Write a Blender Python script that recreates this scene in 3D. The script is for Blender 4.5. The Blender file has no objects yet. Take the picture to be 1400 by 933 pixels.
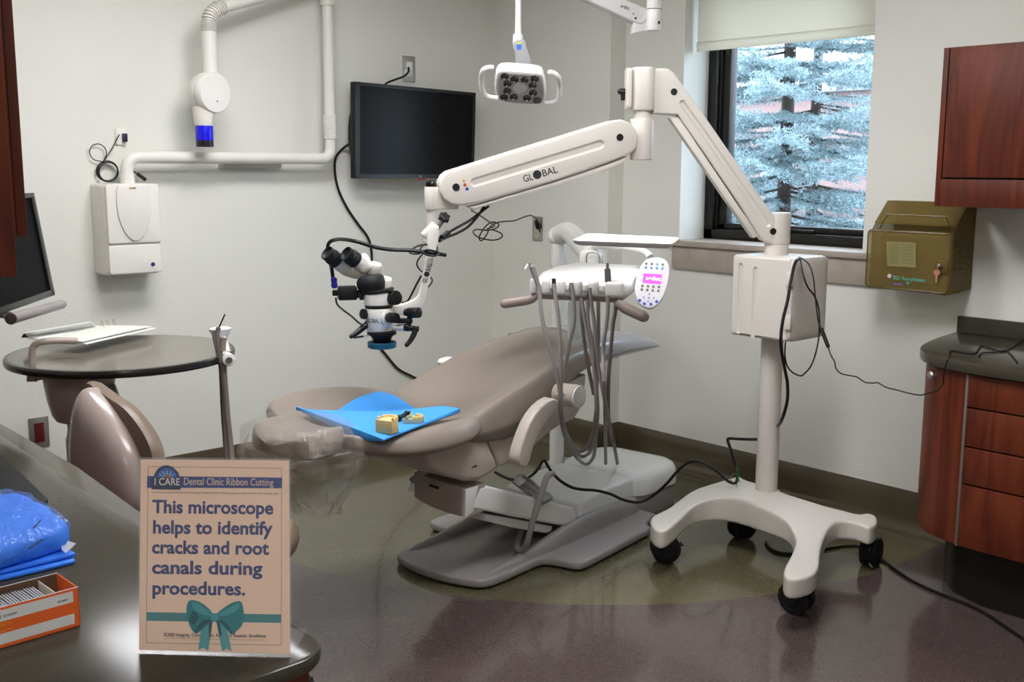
import bpy, bmesh, math, random
from mathutils import Vector, Matrix, Euler
random.seed(7)
SC = bpy.context.scene
COL = SC.collection
V = Vector

# ------------------------------------------------------------------ camera
CAM_H = 1.53
F_PX = 1489.94
PITCH, YAW, ROLL = 0.1592419, 2.4136489, 0.0037326
_cp, _sp = math.cos(PITCH), math.sin(PITCH)
_d = V((math.cos(YAW)*_cp, math.sin(YAW)*_cp, -_sp))
_r0 = V((math.sin(YAW), -math.cos(YAW), 0))
_u0 = _r0.cross(_d)
_c, _s = math.cos(ROLL), math.sin(ROLL)
_r = _r0*_c + _u0*_s
_u = -_r0*_s + _u0*_c
CAM = V((0, 0, CAM_H))
cam_data = bpy.data.cameras.new('camera')
cam_data.sensor_width = 36
cam_data.lens = F_PX/1400*36
cam_data.clip_start = 0.05
cam = bpy.data.objects.new('camera', cam_data)
COL.objects.link(cam)
m3 = Matrix((_r, _u, -_d)).transposed()
cam.matrix_world = Matrix.Translation(CAM) @ m3.to_4x4()
SC.camera = cam

def ray(x, y):
    return (F_PX*_d + (x-700)*_r - (y-466.5)*_u)/F_PX
def W(x, y, X=None, Y=None, Z=None, D=None):
    """world point seen at a position of the photo, on the plane x=X, y=Y, z=Z or at depth D"""
    v = ray(x, y)
    t = X/v.x if X is not None else Y/v.y if Y is not None else (Z-CAM_H)/v.z if Z is not None else D
    return CAM + v*t
def WP(x, y, P0, n):
    v = ray(x, y)
    return CAM + v*((P0-CAM).dot(n)/v.dot(n))

# ------------------------------------------------------------------ materials
def lin(c):
    if isinstance(c, str):
        c = c.lstrip('#'); c = [int(c[i:i+2], 16)/255 for i in (0, 2, 4)]
    return tuple((x/12.92 if x <= .04045 else ((x+.055)/1.055)**2.4) for x in c) + (1.0,)
MATS = {}
def mat(name, col, rough=.45, metal=0, var=.06, scale=12, bump=0, bscale=200, coat=0, trans=0, ior=1.45, emit=None, estr=0, alpha=1, stretch=None, sheen=0, spec=.5):
    if name in MATS: return MATS[name]
    m = bpy.data.materials.new(name); m.use_nodes = True
    nt = m.node_tree; N = nt.nodes; L = nt.links
    b = N['Principled BSDF']
    c = lin(col)
    tc = N.new('ShaderNodeTexCoord')
    src = tc.outputs['Object']
    if stretch:
        mp = N.new('ShaderNodeMapping'); mp.inputs['Scale'].default_value = stretch
        L.new(src, mp.inputs[0]); src = mp.outputs[0]
    nz = N.new('ShaderNodeTexNoise'); nz.inputs['Scale'].default_value = scale; nz.inputs['Detail'].default_value = 4
    L.new(src, nz.inputs['Vector'])
    mx = N.new('ShaderNodeMix'); mx.data_type = 'RGBA'
    mx.inputs[6].default_value = tuple(x*(1-var) for x in c[:3])+(1,)
    mx.inputs[7].default_value = tuple(min(1, x*(1+var)) for x in c[:3])+(1,)
    L.new(nz.outputs['Fac'], mx.inputs[0]); L.new(mx.outputs[2], b.inputs['Base Color'])
    b.inputs['Roughness'].default_value = rough
    b.inputs['Metallic'].default_value = metal
    b.inputs['IOR'].default_value = ior
    b.inputs['Specular IOR Level'].default_value = spec
    b.inputs['Coat Weight'].default_value = coat
    b.inputs['Transmission Weight'].default_value = trans
    b.inputs['Alpha'].default_value = alpha
    b.inputs['Sheen Weight'].default_value = sheen
    if emit:
        b.inputs['Emission Color'].default_value = lin(emit); b.inputs['Emission Strength'].default_value = estr
    if bump:
        n2 = N.new('ShaderNodeTexNoise'); n2.inputs['Scale'].default_value = bscale; n2.inputs['Detail'].default_value = 3
        L.new(src, n2.inputs['Vector'])
        bp = N.new('ShaderNodeBump'); bp.inputs['Strength'].default_value = bump; bp.inputs['Distance'].default_value = .002
        L.new(n2.outputs['Fac'], bp.inputs['Height']); L.new(bp.outputs[0], b.inputs['Normal'])
    MATS[name] = m
    return m
def wood(name, c1, c2, c3, axis='z', rough=.35, dirx=0):
    m = bpy.data.materials.new(name); m.use_nodes = True
    nt = m.node_tree; N = nt.nodes; L = nt.links; b = N['Principled BSDF']
    tc = N.new('ShaderNodeTexCoord'); mp = N.new('ShaderNodeMapping')
    mp.inputs['Scale'].default_value = (1, 1, .16) if axis == 'z' else (.16, 1, 1)
    L.new(tc.outputs['Object'], mp.inputs[0])
    n1 = N.new('ShaderNodeTexNoise'); n1.inputs['Scale'].default_value = 5; n1.inputs['Detail'].default_value = 3; n1.inputs['Distortion'].default_value = 1.2
    L.new(mp.outputs[0], n1.inputs['Vector'])
    ma = N.new('ShaderNodeMath'); ma.operation = 'MULTIPLY'; ma.inputs[1].default_value = 9
    L.new(n1.outputs['Fac'], ma.inputs[0])
    fr = N.new('ShaderNodeMath'); fr.operation = 'PINGPONG'; fr.inputs[1].default_value = 1
    L.new(ma.outputs[0], fr.inputs[0])
    n2 = N.new('ShaderNodeTexNoise'); n2.inputs['Scale'].default_value = 70; n2.inputs['Detail'].default_value = 3
    mp2 = N.new('ShaderNodeMapping'); mp2.inputs['Scale'].default_value = (1, 1, .04) if axis == 'z' else (.04, 1, 1)
    L.new(tc.outputs['Object'], mp2.inputs[0]); L.new(mp2.outputs[0], n2.inputs['Vector'])
    ad = N.new('ShaderNodeMix'); ad.data_type = 'FLOAT'; ad.inputs[0].default_value = .5
    L.new(fr.outputs[0], ad.inputs[2]); L.new(n2.outputs['Fac'], ad.inputs[3])
    cr = N.new('ShaderNodeValToRGB'); e = cr.color_ramp.elements
    e[0].position = .2; e[0].color = lin(c1); e[1].position = .85; e[1].color = lin(c3)
    x = e.new(.5); x.color = lin(c2)
    L.new(ad.outputs[0], cr.inputs[0]); L.new(cr.outputs[0], b.inputs['Base Color'])
    b.inputs['Roughness'].default_value = rough
    MATS[name] = m
    return m

# ------------------------------------------------------------------ mesh building
def smooth_path(pts, n=8, closed=False):
    """Catmull-Rom through the points"""
    pts = [V(p) for p in pts]
    if len(pts) < 3 and not closed: return pts
    out = []
    N = len(pts)
    rng = N if closed else N-1
    for i in range(rng):
        if closed: p0, p1, p2, p3 = pts[(i-1) % N], pts[i], pts[(i+1) % N], pts[(i+2) % N]
        else:
            p1, p2 = pts[i], pts[i+1]
            p0 = pts[i-1] if i > 0 else p1*2-p2
            p3 = pts[i+2] if i+2 < N else p2*2-p1
        for k in range(n):
            t = k/n; t2 = t*t; t3 = t2*t
            out.append(.5*((2*p1) + (p2-p0)*t + (2*p0-5*p1+4*p2-p3)*t2 + (3*p1-p0-3*p2+p3)*t3))
    if not closed: out.append(pts[-1])
    return out
def frame(n, up=None):
    n = V(n).normalized()
    up = V(up) if up is not None else V((0, 0, 1))
    if abs(n.dot(up.normalized())) > .98: up = V((1, 0, 0)) if abs(n.x) < .9 else V((0, 1, 0))
    u = up.cross(n).normalized(); v = n.cross(u).normalized()
    return u, v
def arc2(cx, cy, r, a0, a1, n=8, ry=None):
    ry = r if ry is None else ry
    return [(cx+r*math.cos(math.radians(a0+(a1-a0)*i/n)), cy+ry*math.sin(math.radians(a0+(a1-a0)*i/n))) for i in range(n+1)]
def rrect2(w, h, r, n=5, cx=0, cy=0):
    r = min(r, w/2-1e-5, h/2-1e-5)
    o = []
    for sx, sy, a in ((1, 1, 0), (-1, 1, 90), (-1, -1, 180), (1, -1, 270)):
        o += arc2(cx+sx*(w/2-r), cy+sy*(h/2-r), r, a, a+90, n)
    return o
class MB:
    def __init__(s): s.bm = bmesh.new()
    def _add(s, verts, faces):
        vs = [s.bm.verts.new(v) for v in verts]
        for f in faces:
            try: s.bm.faces.new([vs[i] for i in f])
            except ValueError: pass
        return s
    def merge(s, b2, M=None):
        me = bpy.data.meshes.new('tmp'); b2.to_mesh(me); b2.free()
        if M is not None: me.transform(M)
        s.bm.from_mesh(me); bpy.data.meshes.remove(me)
        return s
    def box(s, c, size, bevel=0, rot=None, seg=2):
        b = bmesh.new(); bmesh.ops.create_cube(b, size=1)
        bmesh.ops.scale(b, vec=V(size), verts=b.verts)
        if bevel: bmesh.ops.bevel(b, geom=list(b.edges), offset=min(bevel, min(size)*.49), segments=seg, affect='EDGES', profile=.5)
        M = Matrix.Translation(V(c))
        if rot is not None: M = M @ (rot.to_4x4() if isinstance(rot, Matrix) else Euler(rot).to_matrix().to_4x4())
        return s.merge(b, M)
    def box2(s, a, b, bevel=0, seg=2):
        a, b = V(a), V(b)
        return s.box((a+b)/2, [abs(b[i]-a[i]) for i in range(3)], bevel, None, seg)
    def loft(s, rings, cap0=True, cap1=True, closed=True):
        n = len(rings[0]); vs = []
        for r in rings: vs += [V(p) for p in r]
        F = []
        for i in range(len(rings)-1):
            for j in range(n if closed else n-1):
                k = (j+1) % n
                F.append((i*n+j, i*n+k, (i+1)*n+k, (i+1)*n+j))
        if cap0: F.append(tuple(reversed(range(n))))
        if cap1: F.append(tuple((len(rings)-1)*n+j for j in range(n)))
        b = bmesh.new(); bv = [b.verts.new(v) for v in vs]
        for f in F:
            try: b.faces.new([bv[i] for i in f])
            except ValueError: pass
        bmesh.ops.remove_doubles(b, verts=b.verts, dist=1e-6)
        bmesh.ops.recalc_face_normals(b, faces=b.faces)
        return s.merge(b)
    def cyl(s, p0, p1, r0, r1=None, seg=24, bev=0):
        p0, p1 = V(p0), V(p1); r1 = r0 if r1 is None else r1
        ax = (p1-p0); L = ax.length; n = ax/L; u, v = frame(n)
        prof = [(0, r0), (L, r1)] if not bev else [(0, r0-bev), (bev*.3, r0-bev*.3), (bev, r0), (L-bev, r1), (L-bev*.3, r1-bev*.3), (L, r1-bev)]
        rings = [[p0+n*h+(u*math.cos(2*math.pi*i/seg)+v*math.sin(2*math.pi*i/seg))*r for i in range(seg)] for h, r in prof]
        return s.loft(rings)
    def lathe(s, prof, o, n=(0, 0, 1), seg=32, sx=1, sy=1, up=None):
        o = V(o); n = V(n).normalized(); u, v = frame(n, up)
        rings = [[o+n*h+(u*sx*math.cos(2*math.pi*i/seg)+v*sy*math.sin(2*math.pi*i/seg))*max(r, 1e-5) for i in range(seg)] for r, h in prof]
        return s.loft(rings)
    def tube(s, pts, r, seg=10, n=8, smooth=True, closed=False, flat=1, up=None):
        P = smooth_path(pts, n, closed) if smooth else [V(p) for p in pts]
        R = r if callable(r) else (lambda t: r)
        rings = []; N = len(P); pu = None
        for i, p in enumerate(P):
            a = P[(i-1) % N] if (i > 0 or closed) else p
            b = P[(i+1) % N] if (i < N-1 or closed) else p
            t = (b-a)
            if t.length < 1e-9: t = V((0, 0, 1))
            t.normalize()
            if pu is None: u, v = frame(t, up)
            else:
                v = t.cross(pu).normalized(); u = v.cross(t).normalized()
            pu = u
            rr = R(i/max(1, N-1))
            rings.append([p+(u*math.cos(2*math.pi*k/seg)+v*flat*math.sin(2*math.pi*k/seg))*rr for k in range(seg)])
        if closed: rings.append(rings[0])
        return s.loft(rings, not closed, not closed)
    def prism(s, pts, d, bevel=0, seg=2, both=True):
        """planar 3D outline pts extruded by vector d; bevels the rims"""
        pts = [V(p) for p in pts]; d = V(d)
        b = bmesh.new()
        v0 = [b.verts.new(p) for p in pts]; f = b.faces.new(v0)
        ex = bmesh.ops.extrude_face_region(b, geom=[f])
        nv = [g for g in ex['geom'] if isinstance(g, bmesh.types.BMVert)]
        bmesh.ops.translate(b, vec=d, verts=nv)
        bmesh.ops.recalc_face_normals(b, faces=b.faces)
        if bevel:
            sv = set(nv); o = set(v0)
            ed = [e for e in b.edges if (e.verts[0] in o and e.verts[1] in o) or (both and e.verts[0] in sv and e.verts[1] in sv)]
            bmesh.ops.bevel(b, geom=ed, offset=bevel, segments=seg, affect='EDGES', profile=.5, clamp_overlap=True)
        return s.merge(b)
    def sphere(s, c, r, rot=None, u=24, v=14):
        b = bmesh.new(); bmesh.ops.create_uvsphere(b, u_segments=u, v_segments=v, radius=1)
        rr = V((r, r, r)) if not hasattr(r, '__len__') else V(r)
        M = Matrix.Translation(V(c))
        if rot is not None: M = M @ (rot.to_4x4() if isinstance(rot, Matrix) else Euler(rot).to_matrix().to_4x4())
        M = M @ Matrix.Diagonal((rr.x, rr.y, rr.z, 1))
        return s.merge(b, M)
    def build(s, name, material, parent=None, ang=35, **tags):
        bm = s.bm
        bmesh.ops.recalc_face_normals(bm, faces=bm.faces) if tags.pop('recalc', False) else None
        o = None
        if parent is None:
            loc = tags.pop('loc', None)
            if loc is None:
                xs = [v.co for v in bm.verts]
                lo = V([min(c[i] for c in xs) for i in range(3)]); hi = V([max(c[i] for c in xs) for i in range(3)])
                loc = V(((lo.x+hi.x)/2, (lo.y+hi.y)/2, lo.z))
            loc = V(loc); org = loc
        else:
            loc = V((0, 0, 0)); r = parent
            while r.parent: r = r.parent
            org = r.location.copy()
        bmesh.ops.translate(bm, vec=-org, verts=bm.verts)
        me = bpy.data.meshes.new(name)
        bm.to_mesh(me); bm.free()
        for p in me.polygons: p.use_smooth = True
        me.set_sharp_from_angle(angle=math.radians(ang))
        if isinstance(material, (list, tuple)):
            for m in material: me.materials.append(m)
        else: me.materials.append(material)
        o = bpy.data.objects.new(name, me); COL.objects.link(o)
        o.location = loc
        if parent is not None: o.parent = parent
        for k, v in tags.items(): o[k] = v
        return o
def thing(name, loc, label, cat, group=None):
    o = bpy.data.objects.new(name, None); COL.objects.link(o)
    o.location = V(loc); o.empty_display_size = .05
    o['label'] = label; o['category'] = cat
    if group: o['group'] = group
    return o
def tagd(label, cat, group=None):
    d = dict(label=label, category=cat)
    if group: d['group'] = group
    return d
def rootloc(o):
    while o.parent: o = o.parent
    return o.location
def text_mesh(body, size, origin, right, up, depth=.0006, bold=0, align='LEFT', width=None, shear=0, spacing=1):
    """lettering as a mesh in world space; returns MB"""
    cu = bpy.data.curves.new('lettering', 'FONT'); cu.body = body; cu.size = size; cu.extrude = depth/2; cu.offset = bold
    cu.align_x = align; cu.align_y = 'BOTTOM_BASELINE'; cu.shear = shear; cu.space_character = spacing; cu.resolution_u = 3
    ob = bpy.data.objects.new('lettering', cu); COL.objects.link(ob)
    dg = bpy.context.evaluated_depsgraph_get()
    me = bpy.data.meshes.new_from_object(ob.evaluated_get(dg))
    bpy.data.objects.remove(ob); bpy.data.curves.remove(cu)
    if width:
        xs = [v.co.x for v in me.vertices]; w = max(xs)-min(xs); k = width/w
        for v in me.vertices: v.co.x *= k
    r = V(right).normalized(); u = V(up).normalized(); n = r.cross(u)
    M = Matrix((r, u, n)).transposed().to_4x4(); M.translation = V(origin)
    me.transform(M)
    mb = MB(); mb.bm.from_mesh(me); bpy.data.meshes.remove(me)
    return mb
def structure(o): o['kind'] = 'structure'; return o
def plane_pts(px, P0, n): return [WP(x, y, P0, n) for x, y in px]
def remesh(mb, voxel=.006, it=6, fac=.5):
    """union and round off everything in the builder (moulded shapes)"""
    me = bpy.data.meshes.new('moulded'); mb.bm.to_mesh(me); mb.bm.free()
    o = bpy.data.objects.new('moulded', me); COL.objects.link(o)
    m = o.modifiers.new('r', 'REMESH'); m.mode = 'VOXEL'; m.voxel_size = voxel; m.use_smooth_shade = True
    if it:
        s = o.modifiers.new('s', 'SMOOTH'); s.factor = fac; s.iterations = it
    dg = bpy.context.evaluated_depsgraph_get()
    n = bpy.data.meshes.new_from_object(o.evaluated_get(dg))
    bpy.data.objects.remove(o); bpy.data.meshes.remove(me)
    r = MB(); r.bm.from_mesh(n); bpy.data.meshes.remove(n)
    return r
def subdiv(mb, lv=2):
    me = bpy.data.meshes.new('soft'); mb.bm.to_mesh(me); mb.bm.free()
    o = bpy.data.objects.new('soft', me); COL.objects.link(o)
    m = o.modifiers.new('s', 'SUBSURF'); m.levels = lv; m.render_levels = lv
    dg = bpy.context.evaluated_depsgraph_get()
    n = bpy.data.meshes.new_from_object(o.evaluated_get(dg))
    bpy.data.objects.remove(o); bpy.data.meshes.remove(me)
    r = MB(); r.bm.from_mesh(n); bpy.data.meshes.remove(n)
    return r
def area2(p): return sum(p[i][0]*p[(i+1) % len(p)][1]-p[(i+1) % len(p)][0]*p[i][1] for i in range(len(p)))/2
def inset2(p, d):
    """move a closed ccw outline inwards by d"""
    n = len(p); o = []
    for i in range(n):
        a, b, c = V(p[i-1]), V(p[i]), V(p[(i+1) % n])
        t1 = (b-a); t2 = (c-b)
        if t1.length < 1e-9: t1 = t2
        if t2.length < 1e-9: t2 = t1
        t1.normalize(); t2.normalize()
        nn = V((-(t1.y+t2.y), t1.x+t2.x))
        if nn.length < 1e-6: nn = V((-t1.y, t1.x))
        nn.normalize(); k = max(.5, nn.dot(V((-t1.y, t1.x))))
        o.append(b+nn*d/k)
    return o
def slot2(a, b, w, n=6):
    a, b = V(a), V(b); t = (b-a).normalized(); al = math.degrees(math.atan2(t.y, t.x))
    return arc2(b.x, b.y, w/2, al-90, al+90, n)+arc2(a.x, a.y, w/2, al+90, al+270, n)
def slotted(mb, outline, slots, O, u, v, thick, bev=.006, depth=.008, back=True):
    """thick plate: outline (2D in frame O,u,v; face at O, body behind it), rounded rim, pressed-in slots"""
    n = V(u).cross(V(v)).normalized(); O, u, v = V(O), V(u), V(v)
    P = [V(p) for p in outline]
    if area2(P) < 0: P.reverse()
    b = bmesh.new()
    def ring(p2, h): return [b.verts.new(O+u*q[0]+v*q[1]+n*h) for q in p2]
    def band(r0, r1):
        m = len(r0)
        for i in range(m):
            try: b.faces.new((r0[i], r0[(i+1) % m], r1[(i+1) % m], r1[i]))
            except ValueError: pass
    k = [(0, -thick+bev), (0, -bev)] + [(bev*(1-math.cos(a)), -bev*(1-math.sin(a))) for a in (math.pi/6, math.pi/3, math.pi/2)]
    rs = [ring(inset2(P, i) if i else P, h) for i, h in k]
    for i in range(len(rs)-1): band(rs[i], rs[i+1])
    r = rs[0]; rb = ring(inset2(P, bev), -thick); band(rb, r)
    try: b.faces.new(list(reversed(rb)))
    except ValueError: pass
    holes = []
    for s in slots:
        S = [V(p) for p in s]
        if area2(S) < 0: S.reverse()
        s0 = ring(S, 0); s1 = ring(inset2(S, depth*.35), -depth*.45); s2 = ring(inset2(S, depth), -depth)
        band(s0, s1); band(s1, s2); b.faces.new(s2)
        holes.append(s0)
    from mathutils.geometry import tessellate_polygon
    loops = [rs[-1]]+holes
    flat_ = [vv for l in loops for vv in l]
    for tri in tessellate_polygon([[V(((vv.co-O).dot(u), (vv.co-O).dot(v), 0)) for vv in l] for l in loops]):
        try: b.faces.new([flat_[i] for i in tri])
        except ValueError: pass
    bmesh.ops.recalc_face_normals(b, faces=b.faces)
    return mb.merge(b)
def to2(p3, O, u, v): return [((p-O).dot(u), (p-O).dot(v)) for p in p3]
# ------------------------------------------------------------------ setting
XB, YW, ZC = -4.78, 4.232, 2.78
YC, XC = 4.12, -3.885          # chase in the corner
YL = .1                        # left wall
WXL, WXR = -3.503, -2.492      # window opening
WZB, WZT = 1.143, 2.5
wall_m = mat('wall_paint', '#e2e1d9', .62, var=.02, scale=3, bump=.55, bscale=75, stretch=(1, 1, 2.2))
ceil_m = mat('ceiling_tile', '#e4e3dd', .9, var=.05, scale=60, bump=.4, bscale=120)
stone_m = mat('sill_stone', '#aca094', .4, var=.22, scale=14, bump=.05)
base_m = mat('cove_epoxy', '#534a39', .14, var=.14, scale=120, coat=.3)
bronze_m = mat('window_bronze', '#15130f', .38, metal=.2)

def floor_mat():
    m = bpy.data.materials.new('epoxy_floor'); m.use_nodes = True
    nt = m.node_tree; N = nt.nodes; L = nt.links; b = N['Principled BSDF']
    g = N.new('ShaderNodeNewGeometry')
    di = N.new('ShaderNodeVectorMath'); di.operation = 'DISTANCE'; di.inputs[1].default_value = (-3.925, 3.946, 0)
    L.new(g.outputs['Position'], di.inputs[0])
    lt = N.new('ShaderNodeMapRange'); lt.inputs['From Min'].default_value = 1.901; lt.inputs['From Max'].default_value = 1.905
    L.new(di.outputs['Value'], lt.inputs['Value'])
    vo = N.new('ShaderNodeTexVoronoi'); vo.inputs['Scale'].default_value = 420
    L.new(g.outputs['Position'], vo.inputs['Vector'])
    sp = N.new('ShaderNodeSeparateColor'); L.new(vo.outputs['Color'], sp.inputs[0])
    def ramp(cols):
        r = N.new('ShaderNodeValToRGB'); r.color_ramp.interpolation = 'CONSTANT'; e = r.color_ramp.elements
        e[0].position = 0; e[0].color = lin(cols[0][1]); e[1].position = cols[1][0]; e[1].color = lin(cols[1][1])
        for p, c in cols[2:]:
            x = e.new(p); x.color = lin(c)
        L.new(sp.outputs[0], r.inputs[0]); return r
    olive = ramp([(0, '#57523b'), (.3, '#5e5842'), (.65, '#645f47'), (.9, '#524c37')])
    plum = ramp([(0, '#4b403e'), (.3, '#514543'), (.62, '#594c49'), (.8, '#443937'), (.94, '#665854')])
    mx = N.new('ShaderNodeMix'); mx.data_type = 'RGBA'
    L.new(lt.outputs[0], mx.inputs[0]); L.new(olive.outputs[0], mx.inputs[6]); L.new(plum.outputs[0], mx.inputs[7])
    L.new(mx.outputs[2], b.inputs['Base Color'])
    nz = N.new('ShaderNodeTexNoise'); nz.inputs['Scale'].default_value = 2.5; nz.inputs['Detail'].default_value = 3
    L.new(g.outputs['Position'], nz.inputs['Vector'])
    mr = N.new('ShaderNodeMapRange'); mr.inputs['To Min'].default_value = .07; mr.inputs['To Max'].default_value = .2
    L.new(nz.outputs['Fac'], mr.inputs['Value']); L.new(mr.outputs[0], b.inputs['Roughness'])
    n2 = N.new('ShaderNodeTexNoise'); n2.inputs['Scale'].default_value = 14; n2.inputs['Detail'].default_value = 2
    L.new(g.outputs['Position'], n2.inputs['Vector'])
    bp = N.new('ShaderNodeBump'); bp.inputs['Strength'].default_value = .05; bp.inputs['Distance'].default_value = .004
    L.new(n2.outputs['Fac'], bp.inputs['Height']); L.new(bp.outputs[0], b.inputs['Normal'])
    b.inputs['Coat Weight'].default_value = .25; b.inputs['Coat Roughness'].default_value = .05
    return m
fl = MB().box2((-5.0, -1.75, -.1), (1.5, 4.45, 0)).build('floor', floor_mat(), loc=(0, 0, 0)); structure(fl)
ce = MB().box2((-5.0, -1.75, ZC), (1.5, 4.45, ZC+.1)).build('ceiling', ceil_m, loc=(0, 0, ZC)); structure(ce)
# back wall
w = MB().box2((XB-.2, -.1, 0), (XB, YW+.2, ZC)).build('wall_back', wall_m, loc=(XB, 0, 0)); structure(w)
# window wall round the opening
w = MB()
w.box2((XB, YW, 0), (WXL, YW+.36, ZC)); w.box2((WXR, YW, 0), (1.5, YW+.36, ZC))
w.box2((WXL, YW, 0), (WXR, YW+.36, WZB)); w.box2((WXL, YW, WZT), (WXR, YW+.36, ZC))
w = w.build('wall_window', wall_m, loc=(0, YW, 0)); structure(w)
w = MB().box2((XB, YC, 0), (XC, YW+.001, ZC)).build('wall_chase', wall_m, loc=(XB, YC, 0)); structure(w)
w = MB().box2((XB-.2, YL-.2, 0), (-1.12, YL, ZC)).build('wall_left', wall_m, loc=(0, YL, 0)); structure(w)
w = MB().box2((-1.32, -1.75, 0), (-1.12, YL-.2, ZC)).build('wall_entry', wall_m, loc=(-1.2, -1, 0)); structure(w)
w = MB().box2((-1.12, -1.9, 0), (1.5, -1.7, ZC)).build('wall_rear', wall_m, loc=(0, -1.7, 0)); structure(w)
w = MB().box2((1.4, -1.7, 0), (1.6, YW, ZC)).build('wall_right', wall_m, loc=(1.4, 0, 0)); structure(w)
# coved baseboards
def cove(name, p0, p1, n):
    """from p0 to p1 along a wall whose room side normal is n"""
    p0, p1, n = V(p0), V(p1), V(n)
    prof = [(0, .176), (.005, .176), (.007, .172), (.008, .06)]
    prof += [(.008+.05*(1-math.cos(math.radians(a))), .0015+.058*(1-math.sin(math.radians(a)))) for a in range(0, 91, 10)]
    prof += [(.058, 0), (0, 0)]
    rings = [[p+n*a+V((0, 0, z)) for a, z in prof] for p in (p0, p1)]
    return structure(MB().loft(rings).build(name, base_m, loc=(p0+p1)/2))
cove('baseboard_back', (XB, YL, 0), (XB, YC+.001, 0), (1, 0, 0))
cove('baseboard_chase', (XB, YC, 0), (XC+.056, YC, 0), (0, -1, 0))
cove('baseboard_return', (XC, YC-.056, 0), (XC, YW, 0), (1, 0, 0))
cove('baseboard_window', (XC, YW, 0), (-1.0, YW, 0), (0, -1, 0))
# stone sill and apron
s = MB().box2((WXL-.07, YW-.035, WZB), (WXR+.08, YW+.24, WZB+.028), .004).build('trim_1', stone_m); structure(s)
s = MB().box2((WXL-.03, YW-.018, 1.03), (WXR+.12, YW+.001, WZB), .002).build('trim_2', stone_m); structure(s)
# window: dark bronze frame, two glazed lights, glass
YF = YW+.19
win = MB()
fx0, fx1, fz0, fz1 = WXL, WXR, WZB+.028, WZT
win.box2((fx0, YF, fz0), (fx0+.055, YF+.12, fz1), .004); win.box2((fx1-.055, YF, fz0), (fx1, YF+.12, fz1), .004)
win.box2((fx0, YF, fz0), (fx1, YF+.12, fz0+.05), .004); win.box2((fx0, YF, fz1-.055), (fx1, YF+.12, fz1), .004)
win = win.build('window_1', bronze_m); structure(win)
sa = MB(); a0, a1, b0, b1 = fx0+.055, fx1-.055, fz0+.05, fz1-.055
for q in ((a0, b0, a0+.06, b1), (a1-.06, b0, a1, b1), (a0, b0, a1, b0+.032), (a0, b1-.045, a1, b1)):
    sa.box2((q[0], YF+.03, q[1]), (q[2], YF+.085, q[3]), .006)
sa.box2((a0+.0, YF+.018, b0), (a0+.014, YF+.034, b1), .002)
sa.build('sash', bronze_m, win)
glass_m = mat('clear_glass', '#f4fbff', .0, trans=1, var=0, ior=1.02)
MB().box2((a0+.05, YF+.055, b0+.025), (a1-.05, YF+.061, b1-.04)).build('pane', glass_m, win)
lk = MB(); c = W(1090, 316, Y=YF); lk.box((c.x, YF+.02, b0+.012), (.16, .02, .012), .003)
lk.build('latch', bronze_m, win)
# roller shade inside the reveal
shade_m = mat('shade_fabric', '#ddd9cc', .8, var=.03, scale=90, bump=.15, bscale=900, stretch=(1, 1, 1))
_t = shade_m.node_tree; _t2 = _t.nodes.new('ShaderNodeBsdfTranslucent'); _t2.inputs[0].default_value = lin('#f3efe2')
_mx = _t.nodes.new('ShaderNodeMixShader'); _mx.inputs[0].default_value = .5
_t.links.new(_t.nodes['Principled BSDF'].outputs[0], _mx.inputs[1]); _t.links.new(_t2.outputs[0], _mx.inputs[2])
_t.links.new(_mx.outputs[0], [n for n in _t.nodes if n.type == 'OUTPUT_MATERIAL'][0].inputs[0])
sh = thing('roller_shade', (-3.0, YW+.05, 2.10), 'cream fabric roller shade pulled down over the top of the window', 'window shade')
x0, x1, yb = WXL+.02, WXR-.012, YW+.075
f = MB(); f.box2((x0, yb-.0012, 2.12), (x1, yb+.0012, WZT-.05)); f.build('fabric', shade_m, sh)
hb = MB()
hb.prism([V((x0, yb+a, 2.105+z)) for a, z in rrect2(.014, .045, .006, 3)], (x1-x0, 0, 0)); hb.build('hem_bar', shade_m, sh)
MB().cyl((x0, yb+.02, WZT-.045), (x1, yb+.02, WZT-.045), .025).build('roller_tube', shade_m, sh)
# ceiling troffers (out of the frame, they light the room)
frame_m = mat('troffer_steel', '#e8e8e4', .4)
lamp_m = mat('troffer_diffuser', '#ffffff', .5, emit='#fdfdff', estr=20.5, var=0)
MATS['troffer_diffuser'] = lamp_m
def troffer(cx, cy, wx, wy, label):
    t = thing('ceiling_light', (cx, cy, ZC-.03), label, 'ceiling light')
    fr = MB()
    for a, b in (((cx-wx/2, cy-wy/2), (cx+wx/2, cy-wy/2+.03)), ((cx-wx/2, cy+wy/2-.03), (cx+wx/2, cy+wy/2)), ((cx-wx/2, cy-wy/2), (cx-wx/2+.03, cy+wy/2)), ((cx+wx/2-.03, cy-wy/2), (cx+wx/2, cy+wy/2))):
        fr.box2((a[0], a[1], ZC-.03), (b[0], b[1], ZC))
    fr.build('frame', frame_m, t)
    MB().box2((cx-wx/2+.03, cy-wy/2+.03, ZC-.02), (cx+wx/2-.03, cy+wy/2-.03, ZC-.012)).build('diffuser', lamp_m, t)
troffer(-3.25, 1.9, .6, 1.2, 'long white ceiling light above the wall mounted xray unit')
troffer(-1.75, 2.2, .6, 1.2, 'long white ceiling light above the wheeled microscope stand')
troffer(.4, -.1, 1.0, .5, 'unseen ceiling light near the entry, added to brighten the foreground sign')  # extra panel added as front light for the sign and left wall cabinets
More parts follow.
